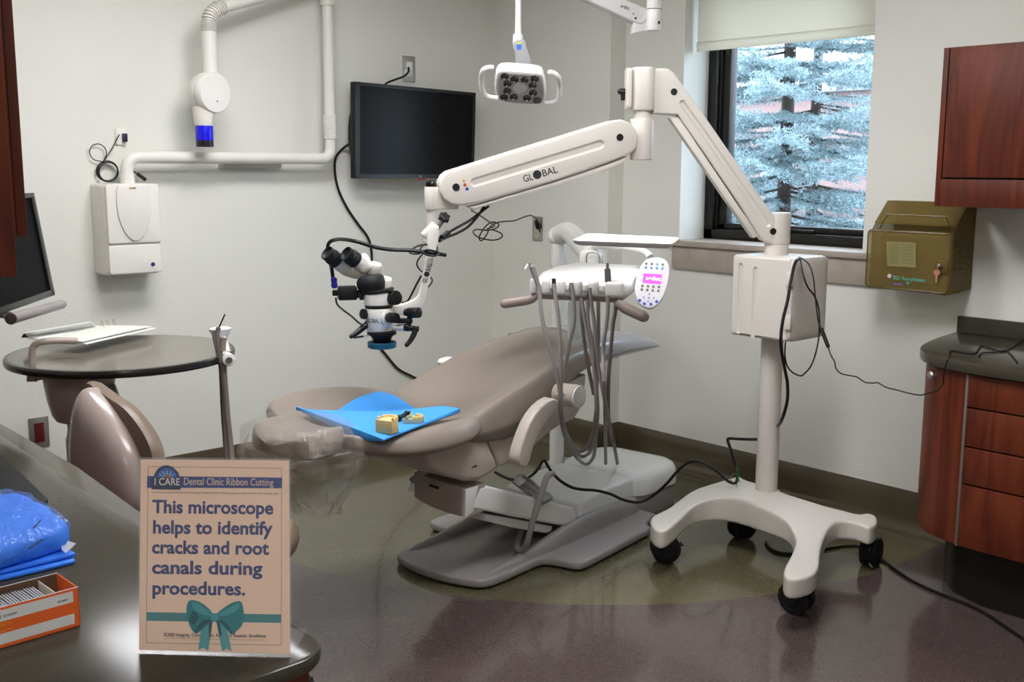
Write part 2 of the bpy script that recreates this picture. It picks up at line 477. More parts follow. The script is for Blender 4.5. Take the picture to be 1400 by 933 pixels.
# ------------------------------------------------------------------ world
wd = bpy.data.worlds.new('overcast_sky'); SC.world = wd; wd.use_nodes = True
nt = wd.node_tree; bg = nt.nodes['Background']
bg.inputs[0].default_value = lin('#e2f0ff'); bg.inputs[1].default_value = 6.5
SC.view_settings.view_transform = 'Standard'; SC.view_settings.look = 'None'
SC.view_settings.gamma = 1; SC.view_settings.use_curve_mapping = False
SC.view_settings.exposure = 0.24
SC.cycles.max_bounces = 10; SC.cycles.transparent_max_bounces = 16
SC.cycles.sample_clamp_indirect = 4
# ------------------------------------------------------------------ right hand cabinets
cherry = wood('cherry_laminate', '#4a1c10', '#5c2614', '#6b311a', rough=.45)
cherry.node_tree.nodes['Principled BSDF'].inputs['Specular IOR Level'].default_value = .3
cherry_edge = mat('cherry_edge', '#743422', .4)
dark_gap = mat('shadow_gap', '#140b08', .7)
lam = mat('dark_solid_surface', '#423e35', .16, var=.2, scale=160, spec=.27)
steel = mat('brushed_steel', '#b6b4ae', .32, metal=.9)
grey_strip = mat('grey_edge_strip', '#6b6259', .4)
# upper cabinet
uc = thing('upper_cabinet', (-1.3, YW-.16, 1.388), 'cherry wood wall cabinet hanging beside the window', 'cabinet')
ux0, ux1, uy, uz0, uz1 = -2.013, -.55, YW-.33, 1.388, 1.962
b = MB(); b.box2((ux0, uy+.021, uz0), (ux1, YW-.002, uz1), .001)
b.box2((ux0, uy, uz0), (ux0+.02, uy+.022, uz1), .001); b.box2((ux0+.0195, uy, uz0), (ux1, uy+.022, 1.488), .001)
b.build('body', cherry, uc)
MB().box2((ux0+.019, uy+.014, 1.487), (-1.1, uy+.0225, uz1)).build('door_gap', dark_gap, uc)
dr = MB().box2((ux0+.0245, uy, 1.495), (-1.28, uy+.019, uz1), .0015).build('door', cherry, uc)
MB().box2((-1.275, uy, 1.495), (ux1, uy+.019, uz1), .0015).build('door', cherry, uc)
# base cabinet with a curved end
def cpath(off=0, n=10):
    """plan outline of the curved end from the wall round to the straight front"""
    pts = [V((-2.03+off*.9, YW)), V((-1.99+off*.9, 3.96)), V((-1.93+off*.8, 3.76+off*.4)), V((-1.83+off*.5, 3.645+off*.8)), V((-1.70, 3.60+off)), V((-1.62, 3.588+off))]
    return [p.to_2d() for p in smooth_path([p.to_3d() for p in pts], n)]
bc = thing('base_cabinet', (-1.3, 3.9, 0), 'cherry wood floor cabinet with a curved end door and four drawers', 'cabinet')
zc0, zc1 = .225, .838
def plan_prism(pl, z0, z1, bev=0):
    return MB().prism([V((p[0], p[1], z0)) for p in pl], (0, 0, z1-z0), bev)
cp = cpath()
xf = -.6
inner = [V((p[0]+.012, min(p[1]+.012, YW-.004))) for p in cp]
body = [(p.x, min(p.y, YW-.002)) for p in inner]+[(xf, 3.6), (xf, YW-.002)]
plan_prism(body, zc0+.002, zc1).build('body', dark_gap, bc)
toe = [(-1.93, YW-.004), (-1.9, 3.98), (-1.84, 3.82), (-1.75, 3.72), (-1.62, 3.67), (xf, 3.67), (xf, YW-.004)]
plan_prism(toe, 0, zc0+.002).build('toe_kick', mat('toe_kick_black', '#211c18', .35), bc)
# curved door as a bent panel
def bent(pl, z0, z1, th):
    q = []
    for i, p in enumerate(pl):
        a = pl[max(0, i-1)]; c = pl[min(len(pl)-1, i+1)]
        t = (V(c)-V(a)).normalized(); n = V((-t.y, t.x))
        q.append(V(p)+n*th)
    o = list(pl)+list(reversed(q))
    return MB().prism([V((p[0], p[1], z0)) for p in o], (0, 0, z1-z0), .0015, 1)
xseam = W(1318, 600, Y=3.592).x
dpl = [V((p[0], min(p[1], YW-.006))) for p in cp if p[0] < xseam-.006]
door = bent(dpl, zc0, zc1, .018).build('door', cherry, bc)
k = W(1289, 513, D=3.86); k0 = min(dpl, key=lambda p: (V((k.x, k.y))-p).length)
kn = V((-.55, -.83, 0)).normalized(); kb = V((k0.x, k0.y, k.z))
MB().lathe([(.0, 0), (.006, 0), (.005, .012), (.013, .016), (.015, .022), (.012, .028), (0, .03)], kb, kn, 20).build('knob', steel, door)
MB().box2((xseam-.005, 3.586, zc0), (xseam+.005, 3.61, zc1), .001).build('edge_strip', grey_strip, bc)
zs = [.838, .722, .585, .452, .225]
for i in range(4):
    MB().box2((xseam+.007, 3.583, zs[i+1]+.003), (-1.0, 3.602, zs[i]-.003), .0015).build('drawer', cherry, bc)
    MB().box2((-.993, 3.583, zs[i+1]+.003), (xf, 3.602, zs[i]-.003), .0015).build('drawer', cherry, bc)
# worktop with backsplash
wt = thing('worktop', (-1.3, 3.9, .84), 'dark grey countertop with backsplash on the curved end cabinet', 'countertop')
tp = cpath(-.028); tl = [(p.x, min(p.y, YW-.002)) for p in tp]+[(xf, 3.56), (xf, YW-.002)]
tl = [(min(-2.055, tl[0][0]), YW-.002)]+tl[1:]
plan_prism(tl, .84, .878, .006).build('slab', lam, wt)
MB().box2((W(1308, 450, Y=YW-.02).x, YW-.021, .8785), (xf, YW-.001, W(1310, 432, Y=YW-.02).z), .002).build('backsplash', lam, wt)
# ------------------------------------------------------------------ left hand side: counter in the foreground and wall cabinets
lc = thing('counter_cabinet', (-2.2, .45, 0), 'cherry wood cabinet under the foreground counter', 'cabinet')
MB().box2((-4.2, YL+.01, .1), (-1.222, .722, .855), .002).build('body', cherry, lc)
MB().box2((-4.2, YL+.01, 0), (-1.32, .62, .1)).build('toe_kick', MATS['toe_kick_black'], lc)
ct = [(-4.2, YL+.01), (-4.2, .835), (-3.2, .832), (-2.35, .829), (-1.57, .776), (-1.32, .757)]+[( -1.262+.06*math.cos(math.radians(a)), .695+.06*math.sin(math.radians(a))) for a in range(85, -1, -12)]+[(-1.2, .6), (-1.2, YL+.01)]
cto = MB().prism([V((x, y, .855)) for x, y in ct], (0, 0, .023), .007).build('worktop', lam, **tagd('long dark grey counter running along the lower left foreground', 'countertop'))
ln = W(24, 378, Z=1.39); lf = W(38, 322, Z=1.39)
a = thing('upper_cabinet', (ln.x-.2, .3, 1.39), 'cherry wood wall cabinet at the left edge, nearest the camera', 'cabinet')
MB().box2((ln.x-.45, YL, 1.39), (ln.x, ln.y-.021, 2.4), .001).build('body', cherry, a)
MB().box2((ln.x-.45, ln.y-.02, 1.39), (ln.x, ln.y, 2.4), .0015).build('door', cherry, a)
a = thing('upper_cabinet', (lf.x-.3, .4, 1.39), 'deeper cherry wood wall cabinet in front of the black monitor on the left', 'cabinet')
MB().box2((lf.x-.6, YL, 1.39), (lf.x, lf.y-.021, 2.4), .001).build('body', cherry, a)
MB().box2((lf.x-.6, lf.y-.02, 1.39), (lf.x, lf.y, 2.4), .0015).build('door', cherry, a)
# ------------------------------------------------------------------ microscope on a wheeled stand
white_p = mat('white_plastic', '#d2ccc4', .33, var=.02, bump=.05, bscale=300)
white_g = mat('white_gloss', '#e6e2da', .22, var=.015)
black_p = mat('black_plastic', '#0d0d0e', .42, var=.1)
black_r = mat('black_rubber', '#101011', .6, var=.1)
teal_p = mat('teal_ring', '#14566e', .4)
black_cable = mat('black_cable', '#0a0a0b', .45)
blue_p = mat('blue_connector', '#231c8c', .35)
zax = V((0, 0, 1))
colp = W(1047, 682, Z=.205); CX, CY = colp.x, colp.y
def onax(y, x=None, D=None):       # height of a photo row on the column axis
    return W(1050 if x is None else x, y, D=(V((CX, CY, .8))-CAM).dot(_d)).z
ms = thing('surgical_microscope', (CX, CY, 0), 'white dental microscope on a wheeled stand, its long jointed arm reaching over the chair', 'microscope')
# base
rim = [(893,722),(891,708),(915,695),(946,676),(980,663),(1006,653),(1012,652),(1018,657),(1030,664),(1066,677),(1117,693),(1150,702),(1172,705),(1186,703),(1197,706),(1199,716),(1188,722),(1168,716),(1146,716),(1131,727),(1122,750),(1119,775),(1110,787),(1088,793),(1073,789),(1073,776),(1083,757),(1088,738),(1079,717),(1062,702),(1038,691),(1008,684),(975,685),(946,697),(925,715),(908,727)]
def rimz(x, y): return .194+.042*max(0, 1-math.hypot((x-1046)/95, (y-684)/42))**.7
pts = [W(x, y, Z=rimz(x, y)) for x, y in rim]
pl = smooth_path([(p.x, p.y, 0) for p in pts], 4, True)
mb = MB().prism([V((p.x, p.y, .126)) for p in pl], (0, 0, .071), .010)
mb.cyl((CX, CY, .15), (CX, CY, .197), .062, .055)
mb = remesh(mb, .006, 5)
for vv in mb.bm.verts:
    d = math.hypot(vv.co.x-CX, vv.co.y-CY)
    f = max(0, 1-d/.44); f = f*f*(3-2*f)
    vv.co.z += .048*f*min(1, max(0, (vv.co.z-.134)/.055))
mb.build('base', white_p, ms, 60)
zt = .24
MB().cyl((CX, CY, zt-.03), (CX, CY, 1.10), .0435, seg=40).cyl((CX, CY, zt-.02), (CX, CY, zt+.004), .05, .046).build('column', white_p, ms)
# casters
def caster(px, py, yaw, lever):
    p = W(px, py, Z=0); R = .057
    p = V((p.x, p.y, 0))
    ax = V((math.cos(yaw), math.sin(yaw), 0)); fw = V((-ax.y, ax.x, 0))
    c = p+V((0, 0, R))
    f = MB()
    f.cyl(c+V((0, 0, .0)), V((p.x, p.y, .16))+fw*.0, .013)
    f.cyl(c-ax*.013, c+ax*.013, R*.82)
    hood = [(R*.99*math.cos(math.radians(a)), R*.99*math.sin(math.radians(a))) for a in range(20, 165, 12)]
    f.prism([c+fw*a+zax*b-ax*.012 for a, b in hood], ax*.024, .002)
    if lever: f.box(c+fw*.055+zax*.012, (.03, .03, .008), .003, Matrix.Rotation(yaw+math.pi/2, 3, 'Z'))
    ca = f.build('caster', black_p, ms)
    for s in (-1, 1):
        w = MB().lathe([(.018, .0), (R-.004, 0), (R, .004), (R, .016), (R-.004, .02), (R*.72, .022), (R*.7, .018), (.02, .018), (.018, .021), (0, .021)], c+ax*s*.012, ax*s, 36)
        w.build('wheel', black_r, ca)
va = math.atan2(-_d.y, -_d.x)
caster(909, 768, va+.05, True); caster(1088, 837, va-.75, True); caster(1190, 773, va+.95, False); caster(1014, 736, va+.5, False)
# electronics box on the column (front runs along the window wall)
yb = CY-.12
bx0 = W(1000, 400, Y=yb).x; bx1 = W(1079, 400, Y=yb).x; bx2 = W(1113, 400, Y=CY+.02).x
bz1 = W(1042, 351, Y=yb).z; bz0 = W(1038, 463, Y=yb).z
box = MB()
o2 = rrect2(bx1-bx0, bz1-bz0, .014, 4, (bx0+bx1)/2, (bz0+bz1)/2)
def gz(y): return W(1020, y, Y=yb).z
g1x, g2x = W(1011, 410, Y=yb).x, W(1031, 410, Y=yb).x
gs = [slot2((g1x, gz(455)), (g1x, gz(364)), .021), slot2((g2x, gz(458)), (g2x, gz(367)), .021)]
slotted(box, o2, gs, (0, yb, 0), (1, 0, 0), (0, 0, 1), .24, .01, .007)
bo = box.build('electronics_box', white_p, ms)
cov = MB(); h = bz1-bz0; cz = (bz0+bz1)/2
rings = []
for t in (0, .25, .45, .62, .76, .87, .95, 1):
    x = bx1+.0015+(bx2-bx1)*t; k = math.sqrt(max(0, 1-(max(0, t-.15)/.85)**2.6))
    wy = .24*(.35+.65*k); hz = h*(.62+.38*k)
    rings.append([V((x, CY+a, cz+b)) for a, b in rrect2(wy, hz, .012+.03*(1-k*.5), 5)])
cov.loft(rings)
cv = cov.build('cover', white_p, ms, 50)
for y in (382, 441):
    z = W(1079, y, Y=yb).z
    l = MB().box((bx1+.003, yb-.004, z), (.028, .012, .055), .003)
    l.cyl((bx1+.005, yb-.011, z+.012), (bx1+.005, yb-.006, z+.012), .004).cyl((bx1+.005, yb-.011, z-.012), (bx1+.005, yb-.006, z-.012), .004)
    l.build('latch', white_p, cv)
# neck and lower yoke
zn0, zn1 = onax(350), onax(333)
MB().cyl((CX, CY, zn0-.01), (CX, CY, zn1+.004), .046, seg=36).build('neck', white_p, ms)
h1 = V((-_r.x, -_r.y, 0)).normalized(); n1 = V((h1.y, -h1.x, 0))
if n1.dot(CAM-colp) < 0: n1 = -n1
T1 = .088; C1 = V((CX, CY, 0)); F1 = C1+n1*(T1/2)
zy1 = onax(289)
yk = MB()
yk.prism([C1+V((0, 0, zn1+.004))-h1*a+n1*b for a, b in rrect2(.1, .094, .044, 6, .0, 0)], (0, 0, zy1-zn1-.004), .006)
yk.build('yoke', white_p, ms)
# arm one, from the column up to the elbow
out1 = [(893,94),(905,93),(913,93.5),(921,98.5),(927,106),(950,139),(990,197),(1030,255),(1052,287),(1064,300),(1068,316),(1063,329),(1053,333.5),(1044,330),(1036,320),(1010,278),(970,219),(940,176),(927,157),(893,155)]
P1 = plane_pts(out1, F1, n1); O1 = P1[0]; u1 = -h1 if True else h1
u1 = n1.cross(zax).normalized()*-1; u1 = zax.cross(n1).normalized()
sl = plane_pts([(933,141),(1050,307)], F1, n1)
q = to2(sl, O1, u1, zax)
arm = MB(); slotted(arm, to2(P1, O1, u1, zax), [slot2(q[0], q[1], .024)], O1, u1, zax, T1, .007, .008)
a1 = arm.build('lower_arm', white_p, ms)
lowb = plane_pts([(928,160),(1014,288),(1040,322),(1030,326),(1000,284),(915,161)], F1-n1*.012, n1)
MB().prism(lowb, -n1*(T1-.024), .004).build('link_bar', white_p, a1)
for x, y in ((921.5,125.5),(1057,316.5)):
    p = WP(x, y, F1, n1); MB().cyl(p-n1*.004, p+n1*.0025, .0125, seg=20).build('bolt_cap', black_p, a1)
# elbow block and hub
E = WP(878.5, 125, F1-n1*.02, n1); E.z = 0
ez1, ez0 = WP(878, 93, C1, n1).z, WP(878, 152, C1, n1).z
el = MB()
el.prism([E+V((0, 0, ez0))+u1*a+n1*b for a, b in rrect2(.088, .088, .03, 6)], (0, 0, ez1-ez0), .008)
el.build('elbow', white_p, ms)
bp = MB(); bp.prism([E-u1*.044+V((0, 0, (ez0+ez1)/2))+n1*a+zax*b for a, b in rrect2(.085, ez1-ez0-.008, .014, 4)], -u1*.022, .005)
ep = bp.build('end_plate', white_p, ms)
kz = E-u1*.066+V((0, 0, WP(856, 126, C1, n1).z))
MB().cyl(kz+u1*.002, kz-u1*.016, .012).sphere(kz-u1*.018, .011).box(kz-u1*.008-zax*.018, (.014, .014, .03), .004).build('tension_knob', black_p, ep)
hz1, hz0 = WP(878, 163, C1, n1).z, WP(878, 219, C1, n1).z
hb = MB().cyl(E+zax*(hz1-.005), E+zax*(ez0+.005), .034, seg=32).cyl(E+zax*hz0, E+zax*hz1, .0435, seg=40, bev=.004)
hb.build('hub', white_p, ms)
# arm two, from the elbow out over the chair
lend = W(600, 256, D=4.02); lend.z = 0
h2 = (lend-E).normalized(); n2 = V((-h2.y, h2.x, 0))
if n2.dot(CAM-E) < 0: n2 = -n2
T2 = .094; F2 = E+n2*(T2/2+.004); u2 = zax.cross(n2).normalized()
top2 = [(613,234),(646,223.7),(700,206.8),(760,188.6),(810,173),(838,164.5)]
end2 = [(850,163),(861,167.5),(870,177.5),(873,190),(871,202),(862,210.5)]
bot2 = [(840,219),(800,233),(760,246.5),(700,264),(652,278),(630,281.5)]
end2l = [(617,279.5),(606,272),(600.5,260),(602,247),(606,239.5)]
P2 = plane_pts(top2+end2+bot2+end2l, F2, n2); O2 = P2[0]
q = to2(plane_pts([(649,249.5),(821,197.5)], F2, n2), O2, u2, zax)
arm = MB(); slotted(arm, to2(P2, O2, u2, zax), [slot2(q[0], q[1], .034)], O2, u2, zax, T2, .009, .009)
a2 = arm.build('upper_arm', white_p, ms)
lb = plane_pts([(640,283),(655,280),(700,266.5),(760,248.5),(800,235.5),(842,220.5),(858,214),(852,224),(838,230),(800,242.5),(760,254.5),(700,271),(660,283),(648,287)], F2-n2*.014, n2)
MB().prism(lb, -n2*(T2-.028), .005).build('link_bar', white_p, a2)
for x, y in ((847.5,188),(623.5,256)):
    p = WP(x, y, F2, n2); MB().cyl(p-n2*.004, p+n2*.002, .0135, seg=20).build('bolt_cap', black_p, a2)
td = (WP(762, 239, F2, n2)-WP(714.5, 253, F2, n2)); td.normalize()
tu = n2.cross(td).normalized()
ink = mat('dark_ink', '#1d2226', .5)
tg = WP(716, 249.5, F2, n2)+n2*.0004
L2 = (WP(762, 235.5, F2, n2)-tg).length
lt = text_mesh('GL', .036, tg, td, tu, .0006, .0003, width=L2*.28)
bl = text_mesh('BAL', .036, tg+td*L2*.56, td, tu, .0006, .0003, width=L2*.44); lt.merge(bl.bm)
gc = tg+td*L2*.425+tu*.0135
lt.cyl(gc, gc+n2*.0006, .0165, seg=24)
lt.build('lettering', ink, a2)
for (x, y), c, nm, sh in (((634,247.5), '#d99a1c', 'warning_sticker', 3), ((635.5,253), '#c8402c', 'warning_sticker', 20), ((638.5,258.5), '#2436a8', 'warning_sticker', 20)):
    p = WP(x, y, F2, n2)+n2*.0003
    pl = [p+(td*math.cos(math.radians(90+360*i/sh))+tu*math.sin(math.radians(90+360*i/sh)))*(.0075 if sh == 3 else .006) for i in range(sh)]
    MB().prism(pl, n2*.0005).build(nm, mat('sticker'+c[1:], c, .4), a2)
# end yoke, cap, post
D2 = (WP(590, 270, F2-n2*T2/2, n2)-CAM).dot(_d)
Y = WP(589.5, 270, F2-n2*T2/2, n2)
yz1, yz0 = W(590, 255.5, D=D2).z, W(590, 287, D=D2).z
Yp = V((Y.x, Y.y, 0)); hr = D2/F_PX
yo = MB().cyl(Yp+zax*yz0, Yp+zax*yz1, .0245, seg=32, bev=.002)
yo.box(Yp+u2*.05+zax*(yz0+yz1)/2, (.10, .045, yz1-yz0-.004), .005, Matrix((u2, -n2, zax)).transposed())
yk2 = yo.build('end_yoke', white_p, ms)
MB().lathe([(.0205, 0), (.0215, .004), (.0215, .012), (.017, .02), (.009, .0235), (0, .0245)], Yp+zax*yz1, zax, 28).build('end_cap', mat('black_gloss', '#08080a', .12), yk2)
pz0 = W(590, 318, D=D2).z
MB().cyl(Yp+zax*pz0, Yp+zax*(yz0+.002), .0175, seg=28).build('post', white_p, ms)
# clamp under the post, star knob
def Hh(zx, zy, t=0):                    # t metres nearer to the camera than the head's axis
    return W(430+.1929*zx, 310+.1929*zy, D=3.84-t)
cl = MB()
ca, cb = Hh(770, 65), Hh(850, 20)
ca = W(580, 324, D=3.93); cb = W(596, 308, D=3.93)
cl.cyl(ca, cb, .019, seg=24, bev=.003)
cl.cyl(W(583, 330, D=3.93), W(581.5, 321, D=3.93), .013)
clp = cl.build('clamp', white_p, ms)
ka, kb2 = W(592, 322, D=3.9), W(606, 300, D=3.87)
MB().tube([ka, kb2], .0085, smooth=False).build('clamp_shaft', mat('grey_metal', '#9a9894', .35, metal=.6), clp)
kd = (kb2-ka).normalized()
def star_knob(c, ax, r, t, lobes=6, seg=48):
    u, v = frame(ax); b = MB()
    out = [(r*(.86+.14*math.cos(lobes*2*math.pi*i/seg))*math.cos(2*math.pi*i/seg), r*(.86+.14*math.cos(lobes*2*math.pi*i/seg))*math.sin(2*math.pi*i/seg)) for i in range(seg)]
    b.prism([c+u*a+v*d for a, d in out], V(ax).normalized()*t, r*.12)
    b.cyl(c-V(ax)*t*.4, c+V(ax)*t*.1, r*.5)
    return b
star_knob(kb2, (kd-_d*.6).normalized(), .021, .02).build('star_knob', black_p, clp)
# drop arm, a flat curved bar carrying the head
nd = (CAM-W(575, 400, D=3.88)); nd.z = 0; nd.normalize()
FD = W(575, 400, D=3.84)
od = [(584,318),(590,309),(600,310),(599,330),(592.5,357),(586,388),(581.5,412),(577,421.5),(569,427),(558,429.5),(545,432),(534,434),(534,421),(545,417.5),(557,413.5),(566,409.5),(571.5,404),(574,394),(578,372),(583,345)]
pd = [V(p) for p in smooth_path(plane_pts(od, FD, nd), 2, True)]
da = MB().prism(pd, -nd*.024, .005).build('drop_arm', white_g, ms, 50)
tb = WP(580, 387, FD, nd)+nd*.0006; tt = WP(588.5, 358, FD, nd)
vd = (tt-tb).normalized(); ud = vd.cross(nd).normalized()
lt = text_mesh('GL', .024, tb+ud*.008, vd, -ud, .0006, .0002, width=.019)
lt.merge(text_mesh('BAL', .024, tb+ud*.008+vd*.043, vd, -ud, .0006, .0002, width=.029).bm)
lt.cyl(tb+vd*.032, tb+vd*.032+nd*.0006, .0095, seg=20)
lt.build('lettering', ink, da)
# head
hc = Hh(462, 700); A = V((hc.x, hc.y, 0)); k = 3.84/F_PX*.1929     # metres per zoom unit
def hz(zy, zx=462): return Hh(zx, zy).z
tow = V((-_d.x, -_d.y, 0)).normalized(); rt = V((_r.x, _r.y, 0)).normalized()
Rb = 104*k
body = MB().lathe([(Rb*.72, hz(748)), (Rb*.86, hz(740)), (Rb*.97, hz(700)), (Rb, hz(640)), (Rb, hz(585)), (Rb*.93, hz(572))], A, zax, 40)
body = body.build('microscope_body', white_g, ms, 40)
up = MB().lathe([(Rb*.9, hz(552)), (Rb*.96, hz(545)), (Rb*.97, hz(470)), (Rb*.92, hz(455))], A-rt*8*k, zax, 40)
up.build('upper_body', white_g, body)
rg = MB().lathe([(Rb*.9, hz(574)), (Rb*.95, hz(570)), (Rb*.95, hz(554)), (Rb*.9, hz(550))], A-rt*3*k, zax, 40)
rg.lathe([(Rb*.95, -13*k), (Rb*1.03, -9*k), (Rb*1.03, 9*k), (Rb*.95, 13*k)], A-rt*2*k+zax*hz(452), zax+rt*(-.14), 40)
rg.build('black_band', black_p, body)
sidep = MB().cyl(A+rt*50*k+tow*50*k+zax*hz(640), A+rt*78*k+tow*75*k+zax*hz(640), 62*k, seg=32, bev=.004)
sidep.build('side_boss', white_g, body)
obj_ = MB().lathe([(60*k, hz(845)), (58*k, hz(815)), (80*k, hz(775)), (104*k, hz(764)), (104*k, hz(742)), (92*k, hz(734))], A+rt*14*k, zax, 36)
obj_.build('objective', black_p, body)
ring = MB().lathe([(60*k, hz(860)), (94*k, hz(862)), (101*k, hz(858)), (103*k, hz(822)), (98*k, hz(818)), (94*k, hz(824)), (90*k, hz(846)), (60*k, hz(850))], A+rt*14*k, zax, 40)
ring.build('lens_guard', teal_p, body)
lt = text_mesh('GLOBAL', .02, A-rt*84*k+tow*(Rb*.99)+zax*hz(668), (rt-tow*.05), zax, .001, .0002, width=.046)
# wrap the lettering on the round body
for vv in lt.bm.verts:
    d = vv.co-A; a = d.dot(rt); vv.co += tow*(math.sqrt(max(0, (Rb+.0004)**2-a*a))-d.dot(tow))
lt.build('lettering', ink, body)
# inclined binocular
th = MB().box(Hh(500, 408, -.005), (.046, .05, .056), .014, Matrix.Rotation(YAW-math.pi/2, 3, 'Z') @ Matrix.Rotation(.2, 3, 'Y'), 4); th.build('beam_block', white_g, body)
bin_ = MB().lathe([(84*k, -4*k), (98*k, 30*k), (106*k, 62*k), (104*k, 92*k), (88*k, 116*k), (60*k, 126*k), (0, 129*k)], Hh(414, 468, .012), zax-rt*.16, 36, 1, .9).cyl(Hh(410, 465, .01), Hh(400, 400, .01), 82*k, 92*k)
bin_.build('tilt_housing', black_r, body)
ax = (Hh(230, 195, .055)-Hh(345, 300, .0)).normalized()
pb = MB().box(Hh(428, 302, .0), (.046, .05, .052), .014, Matrix.Rotation(YAW-math.pi/2, 3, 'Z') @ Matrix.Rotation(.25, 3, 'Y'), 4).box(Hh(350, 262, .012), (.052, .05, .066), .016, Matrix.Rotation(YAW-math.pi/2, 3, 'Z') @ Matrix.Rotation(-.5, 3, 'Y'), 4)
pb.build('prism_block', white_g, body)
def eyepiece(a, b):
    ax = (b-a).normalized(); L = (b-a).length
    t = MB().lathe([(.020, -.03), (.027, -.01), (.028, L*.28), (.025, L*.4), (.025, L*.46)], a, ax, 32).build('eyepiece_tube', white_g, body)
    MB().lathe([(.024, L*.42), (.0285, L*.46), (.0285, L*.58), (.0265, L*.62), (.0285, L*.66), (.0285, L*.76), (.026, L*.8), (.0265, L), (.0245, L*1.01), (.021, L*.94), (.014, L*.9), (.001, L*.9)], a, ax, 32).build('eyecup', black_r, body)
eyepiece(Hh(352, 280, .0), Hh(222, 190, .062))
eyepiece(Hh(222, 292, -.01), Hh(86, 185, .052))
MB().tube([Hh(215, 300, -.01), Hh(290, 330, -.01), Hh(370, 330, 0)], .02, 14).build('binocular_bridge', white_g, body)
# camera on the left port
cm = MB().cyl(Hh(372, 478, .01), Hh(318, 480, .015), .021, seg=24).cyl(Hh(325, 480, .015), Hh(290, 475, .015), .014)
cc = Hh(232, 470, .02)
cm.box(cc, (.066, .05, .048), .006, Matrix.Rotation(YAW-math.pi/2+.25, 3, 'Z'))
cm.box(Hh(146, 470, .025), (.018, .02, .02), .003, Matrix.Rotation(YAW-math.pi/2, 3, 'Z'))
cm.build('video_camera', black_p, body)
MB().lathe([(.006, 0), (.0105, .004), (.0115, .012), (.0095, .02), (.0115, .028), (.0105, .036), (.006, .038)], Hh(142, 437, .03), (zax+rt*-.05), 20).build('cable_plug', blue_p, body)
# knobs and handles on the right
def knob(a, b, r, grips=12, nm='knob', m=None):
    ax = (b-a).normalized(); L = (b-a).length; u, v = frame(ax)
    seg = grips*4
    out = [(r*(1+.04*math.cos(grips*2*math.pi*i/seg))*math.cos(2*math.pi*i/seg), r*(1+.04*math.cos(grips*2*math.pi*i/seg))*math.sin(2*math.pi*i/seg)) for i in range(seg)]
    return MB().prism([a+u*p+v*q for p, q in out], ax*L, r*.12).build(nm, m or black_p, body)
knob(Hh(548, 508, .03), Hh(585, 503, .05), 50*k, 14, 'zoom_knob')
knob(Hh(528, 645, .05), Hh(578, 648, .085), 36*k, 8, 'focus_knob')
knob(Hh(668, 612, .02), Hh(742, 610, .045), 38*k, 6, 'clamp_knob')
MB().cyl(Hh(640, 606, .015), Hh(670, 610, .02), 26*k).build('knob_hub', black_p, body)
knob(Hh(360, 620, .03), Hh(338, 620, .04), 36*k, 10, 'zoom_knob')
MB().box(Hh(640, 668, .02), (.055, .02, .018), .004, Matrix.Rotation(YAW-math.pi/2, 3, 'Z')).box(Hh(668, 685, .02), (.014, .014, .04), .003).build('bracket', black_p, body)
MB().cyl(Hh(555, 715, .0), Hh(650, 715, .015), 24*k).build('handle_bar', white_g, body)
MB().cyl(Hh(640, 715, .015), Hh(672, 718, .02), 26*k, seg=18).cyl(Hh(668, 720, .02), Hh(735, 727, .03), 20*k, seg=18).tube([Hh(715, 715, .025), Hh(706, 760, .03), Hh(680, 808, .035), Hh(655, 838, .04)], lambda t: (22-6*t)*k if t < .95 else 14*k, 12).sphere(Hh(655, 838, .04), 17*k).build('handle', black_p, body)
MB().tube([Hh(380, 690, .02), Hh(345, 715, .035), Hh(300, 752, .05), Hh(262, 778, .06)], lambda t: (26-10*t)*k, 12).sphere(Hh(262, 778, .06), 16*k).build('handle', black_p, body)
MB().cyl(Hh(280, 787, .055), Hh(345, 778, .04), 8*k, seg=12).build('adjust_lever', black_p, body)
MB().cyl(Hh(345, 778, .04), Hh(385, 772, .03), 4*k, seg=10).build('lever_pin', steel, body)
# ------------------------------------------------------------------ dental chair (head towards the camera's left, toes towards the window)
TH = math.radians(9.5)
EY = V((-math.sin(TH), math.cos(TH), 0)); EX = V((math.cos(TH), math.sin(TH), 0)); CO = V((-3.11, 2.43, 0))
def P(s, t, z): return CO+EY*s+EX*t+V((0, 0, z))
def Tp(x, y, t):
    v = ray(x, y); return CAM+v*((CO+EX*t-CAM).dot(EX)/v.dot(EX))
vinyl = mat('taupe_vinyl', '#887d73', .38, var=.03, bump=.06, bscale=500)
shell_m = mat('taupe_plastic', '#bbb1a7', .35, var=.02)
chair_w = mat('chair_white', '#e3e3e0', .25, var=.02)
base_g = mat('base_grey', '#918c8a', .32, var=.04)
grey_hose = mat('grey_hose', '#8d8684', .4)
film = mat('clear_film', '#ffffff', .05, alpha=.16, var=0, spec=1.0, bump=.8, bscale=40)
ch = thing('dental_chair', P(.4, 0, 0), 'reclined taupe vinyl dental chair on a grey floor plate in the middle of the room', 'dental chair')
def csec(s, zc, zr, zb, hw, n=4, t0=0, side=.55, drop=0):
    """bucket shaped cross section of a cushion at station s: centre height, rim height, bottom, half width"""
    pts = [(-hw*.80, zb), (-hw*.97, zb+(zr-zb)*.28), (-hw, zb+(zr-zb)*side), (-hw*.93, zr-.004), (-hw*.80, zr), (-hw*.5, zc+(zr-zc)*.35), (0, zc),
           (hw*.5, zc+(zr-zc)*.35), (hw*.80, zr), (hw*.93, zr-.004), (hw, zb+(zr-zb)*side), (hw*.97, zb+(zr-zb)*.28), (hw*.80, zb), (hw*.35, zb-.004), (-hw*.35, zb-.004)]
    return [P(s, t0+p.x, p.y-drop*max(0, p.x/.345)**1.3+.75*drop*max(0, -p.x/.345)**1.5) for p in smooth_path([(a, b, 0) for a, b in pts], n, True)]
